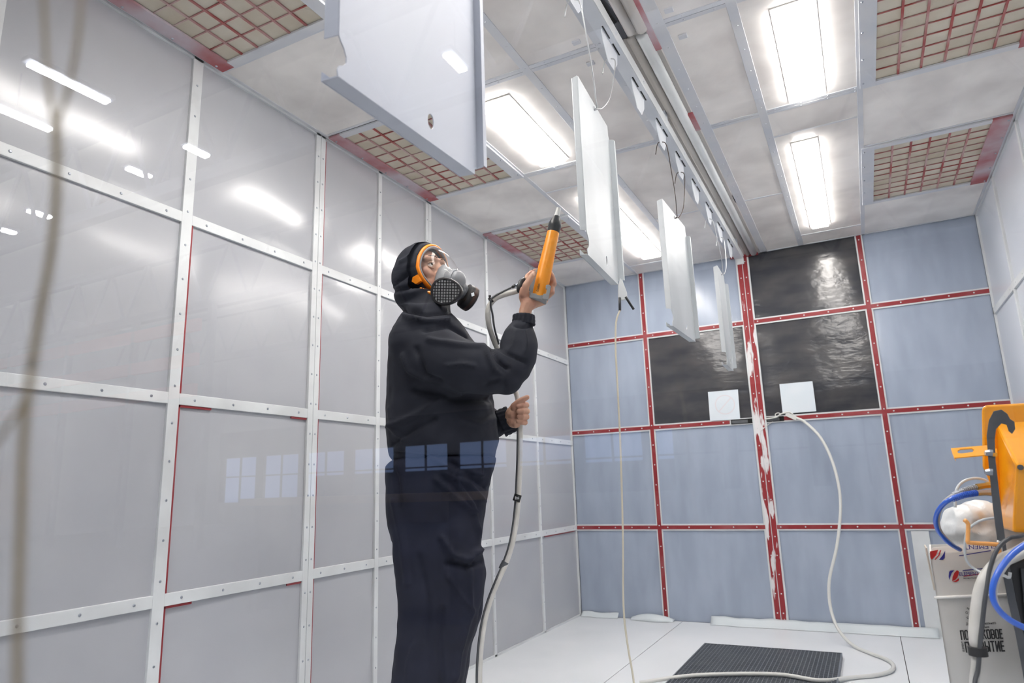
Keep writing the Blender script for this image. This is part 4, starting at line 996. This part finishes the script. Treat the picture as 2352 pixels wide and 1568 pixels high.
# slotted orange bracket
sl = [(2185, 1029), (2280, 1021), (2288, 1042), (2192, 1051)]
hole = [(2199, 1035), (2205, 1031), (2232, 1029), (2238, 1033), (2233, 1038), (2208, 1041), (2200, 1040)]
bm = bmesh.new(); off = wl(mc)
for loop in (sl, hole):
    vs = [bm.verts.new(Mq(x, y, 1.50+(1046-y)*.002)-off) for x, y in loop]
    for a, b in zip(vs, vs[1:]+vs[:1]): bm.edges.new((a, b))
bmesh.ops.triangle_fill(bm, use_beauty=True, edges=bm.edges[:])
me = bpy.data.meshes.new('slotted_bracket'); bm.to_mesh(me); bm.free(); me.materials.append(M['machine'])
o = bpy.data.objects.new('slotted_bracket', me); COL.objects.link(o); o.parent = mc; o.modifiers.new('s', 'SOLIDIFY').thickness = .0025
MB().prism([Mq(2192, 1051, 1.495), Mq(2185, 1029, 1.535), Mq(2188, 1040, 1.535), Mq(2196, 1058, 1.495)], NH*.002).build('bracket_lip', M['machine'], mc)
# black hopper below
poly([(2312, 1287), (2520, 1285), (2520, 1640), (2378, 1640)], 1.56, .22, 'hopper', M['black'], .006)
poly([(2344, 1305), (2520, 1303), (2520, 1500), (2362, 1500)], 1.555, .006, 'hopper_panel', M['gunblack'], .002)
# orange rod hook and wire hook fixed to the post
MB().tube([Mq(x, y, 1.49) for x, y in ((2215, 1194), (2222, 1200), (2224, 1210), (2223, 1240), (2228, 1246), (2290, 1250), (2294, 1256), (2297, 1283))], .0042, 8, 3).build('rod_hook', mat('peach_rod', (236, 168, 96), .45), mc, smooth=True)
MB().tube([Mq(x, y, 1.492) for x, y in ((2291, 1243), (2297, 1250), (2302, 1290), (2303, 1318), (2308, 1322), (2318, 1326), (2320, 1314))], .003, 8, 3).build('wire_hook', M['frame'], mc, smooth=True)

# carton of powder, bag, hoses
c0 = A(2212, 1500, 1.78)
carton = thing('carton', 'open white cardboard carton with red and blue logo and black lettering', 'box', Vector((c0.x, c0.y, .14)))
tl, tr_ = A(2135, 1270, 1.78), A(2392, 1258, 1.78); bl = Vector((tl.x, tl.y, .14)); br = Vector((tr_.x, tr_.y, .14)); tr_.z = tl.z+.002
wdt = (Vector((tr_.x, tr_.y, 0))-Vector((tl.x, tl.y, 0))); wn_ = wdt.normalized(); WX = wdt.length; dn = ray(2160, 1300); dn = Vector((dn.x, dn.y, 0)).normalized()   # a carton pushed slightly out of square
zt = tl.z; DY = .24; th = .005
def cpn(u, d, z): return Vector((tl.x, tl.y, 0))+wn_*u+dn*d+Vector((0, 0, z))
def wall(u0, d0, u1, d1, name='side'):
    return MB().prism([cpn(u0, d0, .14), cpn(u1, d1, .14), cpn(u1, d1, zt), cpn(u0, d0, zt)], (dn if d0 == d1 else wn_)*th*(1 if (d0 == 0 or u0 == 0) else -1)).build(name, M['carton'], carton)
zc = A(2145, 1370, 1.78).z
wall(0, 0, WX, 0, 'front'); wall(0, DY, WX, DY); wall(0, 0, 0, DY); wall(WX, 0, WX, DY)
MB().box((0, 0, 0), (.001, .001, .001)) 
MB().prism([cpn(0, 0, .141), cpn(WX, 0, .141), cpn(WX, DY, .141), cpn(0, DY, .141)], (0, 0, .005)).build('bottom', M['carton'], carton)
MB().tube([cpn(-.004, -.003, zc-.002), cpn(WX, -.003, zc+.001)], .0035, 8, 0).build('strap', M['carton'], carton, smooth=True)
MB().prism([cpn(-.004, .01, zt+.012), cpn(-.010, .20, zt+.004), cpn(-.004, .20, zt-.09), cpn(0, .01, zt-.09)], wn_*-.004).build('side_flap', M['cartonin'], carton)
MB().prism([cpn(0, 0, zt-.001), cpn(.01, .004, zt+.012), cpn(.05, .006, zt+.016), cpn(WX, .004, zt+.024), cpn(WX, 0, zt-.001)], dn*.004).build('top_flap', M['carton'], carton)
F0 = lambda px, py: A(px, py, 1.78)
def cl(px, py, e=.0012):                      # photo point carried to the carton's front face
    v = ray(px, py); nn = Vector((-wn_.y, wn_.x, 0)); p0 = cpn(0, -e, 0); return CAM+v*((p0-CAM).dot(nn)/v.dot(nn))
def ct_(txt, px, py, size, sx, m, xd=None, yd=None, bold=0, name='lettering'):
    return text_part(txt, name, M[m], carton, cl(px, py), xd or wn_, yd or Vector((0, 0, 1)), size, sx, bold, .0003)
sc_ = mpp(2260, 1450, 1.74)
_O = [((0, .12), (0, .88)), ((.5, .12), (.5, .88)), ((.1, 0), (.4, 0)), ((.1, 1), (.4, 1)), ((0, .12), (.1, 0)), ((.5, .12), (.4, 0)), ((0, .88), (.1, 1)), ((.5, .88), (.4, 1))]
_P = [((0, 0), (0, 1)), ((0, 1), (.38, 1)), ((.5, .9), (.5, .56)), ((0, .46), (.38, .46)), ((.38, 1), (.5, .9)), ((.5, .56), (.38, .46))]
GL = {'П': [((0, 0), (0, 1)), ((.5, 0), (.5, 1)), ((0, 1), (.5, 1))], 'О': _O, 'Р': _P, 'Ш': [((0, 0), (0, 1)), ((.32, 0), (.32, 1)), ((.64, 0), (.64, 1)), ((0, 0), (.64, 0))],
      'К': [((0, 0), (0, 1)), ((.04, .48), (.48, 1)), ((.16, .6), (.5, 0))], 'В': _P+[((0, 0), (.4, 0)), ((.4, 0), (.52, .1)), ((.52, .1), (.52, .36)), ((.52, .36), (.4, .46))],
      'Е': [((0, 0), (0, 1)), ((0, 0), (.42, 0)), ((0, .5), (.38, .5)), ((0, 1), (.42, 1))], 'Ы': [((0, 0), (0, 1)), ((0, 0), (.3, 0)), ((0, .52), (.3, .52)), ((.4, .1), (.4, .42)), ((.3, 0), (.4, .1)), ((.4, .42), (.3, .52)), ((.62, 0), (.62, 1))],
      'Т': [((.25, 0), (.25, 1)), ((0, 1), (.5, 1))], 'И': [((0, 0), (0, 1)), ((.5, 0), (.5, 1)), ((0, 0), (.5, 1))]}
GW = {'Ш': .64, 'Ы': .62, 'Е': .42}
def stencil(txt, px, py, px1, h):             # heavy condensed capitals built from strokes
    tot = sum(GW.get(c_, .5)+.30 for c_ in txt)-.30; L_ = (cl(px1, py)-cl(px, py)).length; k_ = L_/tot; x_ = 0; o_ = cl(px, py); g = MB(); Z_ = Vector((0, 0, 1)); t_ = .068*h
    for c_ in txt:
        for (ax, ay), (bx, by) in GL[c_]:
            a_ = o_+wn_*((x_+ax)*k_)+Z_*(ay*h); b_ = o_+wn_*((x_+bx)*k_)+Z_*(by*h); d_ = (b_-a_); l_ = d_.length/2; d_.normalize(); n_ = d_.cross(dn).normalized()
            g.obox((a_+b_)/2, d_*(l_+t_*.8), n_*t_, dn*.0002)
        x_ += GW.get(c_, .5)+.30
    g.build('lettering', M['inkblack'], carton)
stencil('ПОРОШКОВОЕ', 2209, 1468, 2304, 19*sc_)
stencil('ПОКРЫТИЕ', 2220, 1497, 2308, 21*sc_)
ct_('ELEMENT', 2216, 1496, 7*sc_, .78, 'inkblack', Vector((0, 0, 1)), -wn_)
ct_('Для Профессионального', 2219, 1435, 7.5*sc_, .78, 'inkblack')
ct_('Использования', 2232, 1443, 7.5*sc_, .74, 'inkblack')
for i, chh in enumerate('HOBAЯ'):
    a = math.radians(200-28*i); c = cl(2243, 1412); r_ = .021
    xd = (wn_*math.sin(a)-Vector((0, 0, 1))*math.cos(a)); yd = (wn_*math.cos(a)+Vector((0, 0, 1))*math.sin(a))
    text_part(chh, 'lettering', M['inkblack'], carton, c+yd*r_, xd, yd, .0085, .9, 0, .0003)
MB().obox(cl(2239, 1410), wn_*.0012, dn*.0002, Vector((0, 0, .0012))).build('printed_dot', M['inkblack'], carton)
ct_('ELEMENT', 2203, 1322, 12*sc_, .98, 'inkblue')
ct_('New way in Powder Coating', 2213, 1329, 4.6*sc_, .84, 'inkblack')
def cpoly(pts, m, name='printed_logo', e=.0012): return MB().prism([cl(x, y, e) for x, y in pts], dn*.0002).build(name, M[m], carton)
cpoly([(2213, 1324), (2258, 1318), (2258, 1316), (2213, 1322)], 'inkred', 'printed_line'); cpoly([(2211, 1309), (2260, 1304), (2260, 1306), (2211, 1311)], 'inkblue', 'printed_line')
cpoly([(2180, 1313), (2183, 1310), (2192, 1309), (2186, 1316), (2182, 1326), (2181, 1332), (2179, 1324)], 'inkblue')
cpoly([(2187, 1334), (2188, 1324), (2192, 1315), (2198, 1309), (2202, 1311), (2202, 1318), (2199, 1326), (2194, 1331)], 'inkred')
cpoly([(2203, 1327), (2202, 1333), (2197, 1336), (2187, 1336), (2195, 1333), (2200, 1329)], 'inkred')
# top band: logo and the word printed upside down on the folded flap
cpoly([(2136, 1266), (2155, 1262), (2150, 1275), (2140, 1285), (2137, 1280)], 'inkred'); cpoly([(2171, 1264), (2170, 1280), (2166, 1285), (2157, 1285), (2165, 1275)], 'inkblue')
cpoly([(2159, 1263), (2162, 1263), (2158, 1275), (2149, 1285), (2146, 1285), (2155, 1275)], 'inkred')
text_part('ELEMENT', 'lettering', M['inkblue'], carton, cl(2288, 1249), -wn_, Vector((0, 0, -1)), 15*sc_, 1.28, 0, .0003)
cpoly([(2203, 1275), (2276, 1263), (2276, 1265), (2203, 1277)], 'inkblue', 'printed_line')

# crumpled plastic bag standing in the carton
mb = MB()
qb = 1.86
cB = [((2215, 1195), .062, .060), ((2250, 1188), .066, .062), ((2200, 1215), .042, .045), ((2280, 1200), .075, .07), ((2300, 1225), .075, .06), ((2235, 1225), .07, .06), ((2270, 1235), .08, .06)]
for (x, y), r1, r2 in cB: mb.ball(A(x, y, qb), 1, 16, 12, (HH*r1*.75, NH*.07, Vector((0, 0, r2*.78))))
mb.ball(A(2250, 1290, qb), 1, 16, 12, (HH*.09, NH*.08, Vector((0, 0, .07))))
bagp = A(2250, 1262, qb)
bag = mb.build('plastic_bag', M['bag'], loc=Vector((bagp.x, bagp.y, bagp.z)))
me = remesh(bag, .005, 4); co = get_co(me); no = get_no(me)
for i in range(len(co)):
    p = Vector(co[i])*10; d = abs(noise.noise(p))*.011+abs(noise.noise(p*2.3+Vector((3, 1, 2))))*.007
    co[i] -= no[i]*d
me.vertices.foreach_set('co', co.ravel()); me.update()
tag(bag, 'crumpled translucent white plastic bag on top of the white carton', 'bag')

def hosething(name, pts, r, m, label, cat='hose', q=None, sm=4, n=10, extra=None):
    P_ = [A(x, y, k_[0] if k_ else q) for x, y, *k_ in pts]+(extra or [])
    return tag(MB().tube(P_, r, n, sm).build(name, M[m], smooth=True), label, cat)
hs = hosething('blue_hose', [(2276, 1131, 1.60), (2252, 1132, 1.60), (2215, 1136, 1.60), (2180, 1148, 1.60), (2160, 1165, 1.62), (2150, 1185, 1.64), (2150, 1205, 1.66), (2160, 1226, 1.68), (2182, 1248, 1.70), (2205, 1262, 1.73)], .0052, 'blue', 'blue air hose with metal fitting arching left from the orange unit')
hs['group'] = 'air hoses of the orange unit'
def coil(pts, r, name, m, par, turns=14, wr=.0011):
    P_ = [A(x, y, k_) for x, y, k_ in pts]; g = MB()
    for i in range(turns):
        t = i/(turns-1)*(len(P_)-1); a = int(min(t, len(P_)-2)); f = t-a; c = P_[a].lerp(P_[a+1], f); d = (P_[a+1]-P_[a]).normalized(); u = d.orthogonal().normalized(); v = d.cross(u)
        ringp = [c+(u*math.cos(2*PI*k/10)+v*math.sin(2*PI*k/10))*r for k in range(11)]
        g.tube(ringp, wr, 5, 0)
    return g.build(name, m, par, kind='stuff')
coil([(2242, 1132, 1.60), (2215, 1136, 1.60), (2188, 1145, 1.60)], .0065, 'spring_guard', M['blue'], hs)
MB().tube([A(2276, 1131, 1.60), A(2262, 1131, 1.60), A(2244, 1132, 1.60)], [.0078, .0065, .0068], 8, 0).build('fitting', M['steel'], hs)
h2 = hosething('grey_hose', [(2272, 1115, 1.62), (2240, 1119, 1.62), (2212, 1127, 1.62), (2188, 1138, 1.62), (2165, 1158, 1.63), (2154, 1185, 1.65), (2157, 1215, 1.67), (2172, 1236, 1.70), (2192, 1254, 1.73)], .0048, 'cable', 'pale grey hose with brass fitting just above the blue one')
h2['group'] = 'air hoses of the orange unit'
coil([(2240, 1119, 1.62), (2212, 1127, 1.62), (2190, 1137, 1.62)], .0062, 'spring_guard', M['steel'], h2)
MB().tube([A(2274, 1113, 1.62), A(2262, 1115, 1.62), A(2243, 1118, 1.62)], [.0078, .0065, .0072], 8, 0).build('fitting', M['brass'], h2)
hosething('clear_tube', [(2194, 1165, 1.66), (2194, 1140, 1.66), (2200, 1118, 1.66), (2215, 1104, 1.66), (2238, 1098, 1.66), (2262, 1102, 1.66), (2276, 1115, 1.66)], .0032, 'clear', 'thin clear tube arching above the grey and blue hoses', 'tube')
hosething('clear_tube', [(2290, 1188, 1.53), (2250, 1196, 1.54), (2222, 1220, 1.56), (2216, 1260, 1.58), (2222, 1290, 1.60), (2245, 1310, 1.60), (2270, 1318, 1.56)], .0026, 'clear', 'thin clear tube looping down across the carton front', 'tube')
hosething('blue_hose', [(2460, 1200, 1.60), (2425, 1222, 1.44), (2375, 1240, 1.40), (2330, 1268, 1.40), (2298, 1305, 1.40), (2282, 1340, 1.40), (2280, 1370, 1.40), (2290, 1395, 1.40), (2315, 1420, 1.40), (2352, 1440, 1.40), (2420, 1465, 1.42), (2455, 1475, 1.60)], .0058, 'blue', 'large loop of blue hose in front of the black hopper')
hosething('pale_hose', [(2470, 1210, 1.60), (2430, 1240, 1.45), (2375, 1256, 1.43), (2325, 1285, 1.43), (2300, 1315, 1.43), (2287, 1345, 1.43), (2286, 1375, 1.43), (2298, 1402, 1.43), (2325, 1427, 1.43), (2362, 1446, 1.43), (2420, 1470, 1.45), (2465, 1482, 1.60)], .0045, 'hose', 'pale hose running alongside the blue loop')
th_ = A(2238, 1580, 1.5); td_ = A(2240, 1580, 1.48)
hosething('powder_hose', [(2455, 1190, 1.62), (2352, 1262, 1.47), (2300, 1288, 1.47), (2268, 1322, 1.47), (2252, 1360, 1.47), (2245, 1410, 1.47), (2241, 1460, 1.47), (2243, 1495, 1.47), (2242, 1530, 1.47), (2238, 1580, 1.5)], [.0135]*7+[.009]*8, 'hose', 'thick pale hose hanging in front of the white carton', extra=[Vector((th_.x, th_.y, z_)) for z_ in (.46, .38, .26, .14, .02)])
ch = hosething('dark_cable', [(2450, 1195, 1.62), (2352, 1228, 1.46), (2318, 1236, 1.46), (2290, 1262, 1.46), (2272, 1312, 1.46), (2262, 1380, 1.455), (2254, 1450, 1.455), (2250, 1495, 1.455), (2246, 1540, 1.455), (2240, 1580, 1.48)], .0042, 'darkcable', 'dark cable running beside the thick pale hose', 'cable', extra=[Vector((td_.x+.004, td_.y, z_)) for z_ in (.46, .38, .26, .14, .02)])
c = A(2246, 1495, 1.465)
tie = MB().loft([[c+Vector((0, 0, h))+HH*.017*math.cos(2*PI*k/20)+NH*.017*math.sin(2*PI*k/20) for k in range(20)] for h in (-.008, .008)]).build('cable_tie', M['inkblack'], smooth=True, auto=True)
tag(tie, 'black tape band holding hose and cable in front of the carton', 'band')

# ================================================================== brown cord hanging outside the window, out of focus
crd = thing('brown_cord', 'blurred brown forked cord hanging in front of the window at the left', 'cord', A(125, 290, .2))
def cordp(pts, r): MB().tube([A(x, y, q) for x, y, q in pts], r, 8, 4).build('strand', M['cord'], crd, smooth=True)
cordp([(112, -160, .2), (100, -60, .2), (104, 80, .2), (112, 200, .2), (128, 290, .2)], .0008)
cordp([(220, -160, .2), (192, -60, .2), (180, 80, .2), (158, 200, .2), (130, 290, .2)], .0008)
cordp([(128, 285, .2), (130, 420, .2), (120, 560, .2), (92, 720, .2), (72, 850, .2)], .0013)
cordp([(72, 850, .2), (55, 920, .2), (0, 1005, .2), (-80, 1100, .2)], .0007)
cordp([(72, 850, .2), (55, 1000, .2), (48, 1200, .2), (42, 1400, .2), (38, 1620, .2)], .0012)
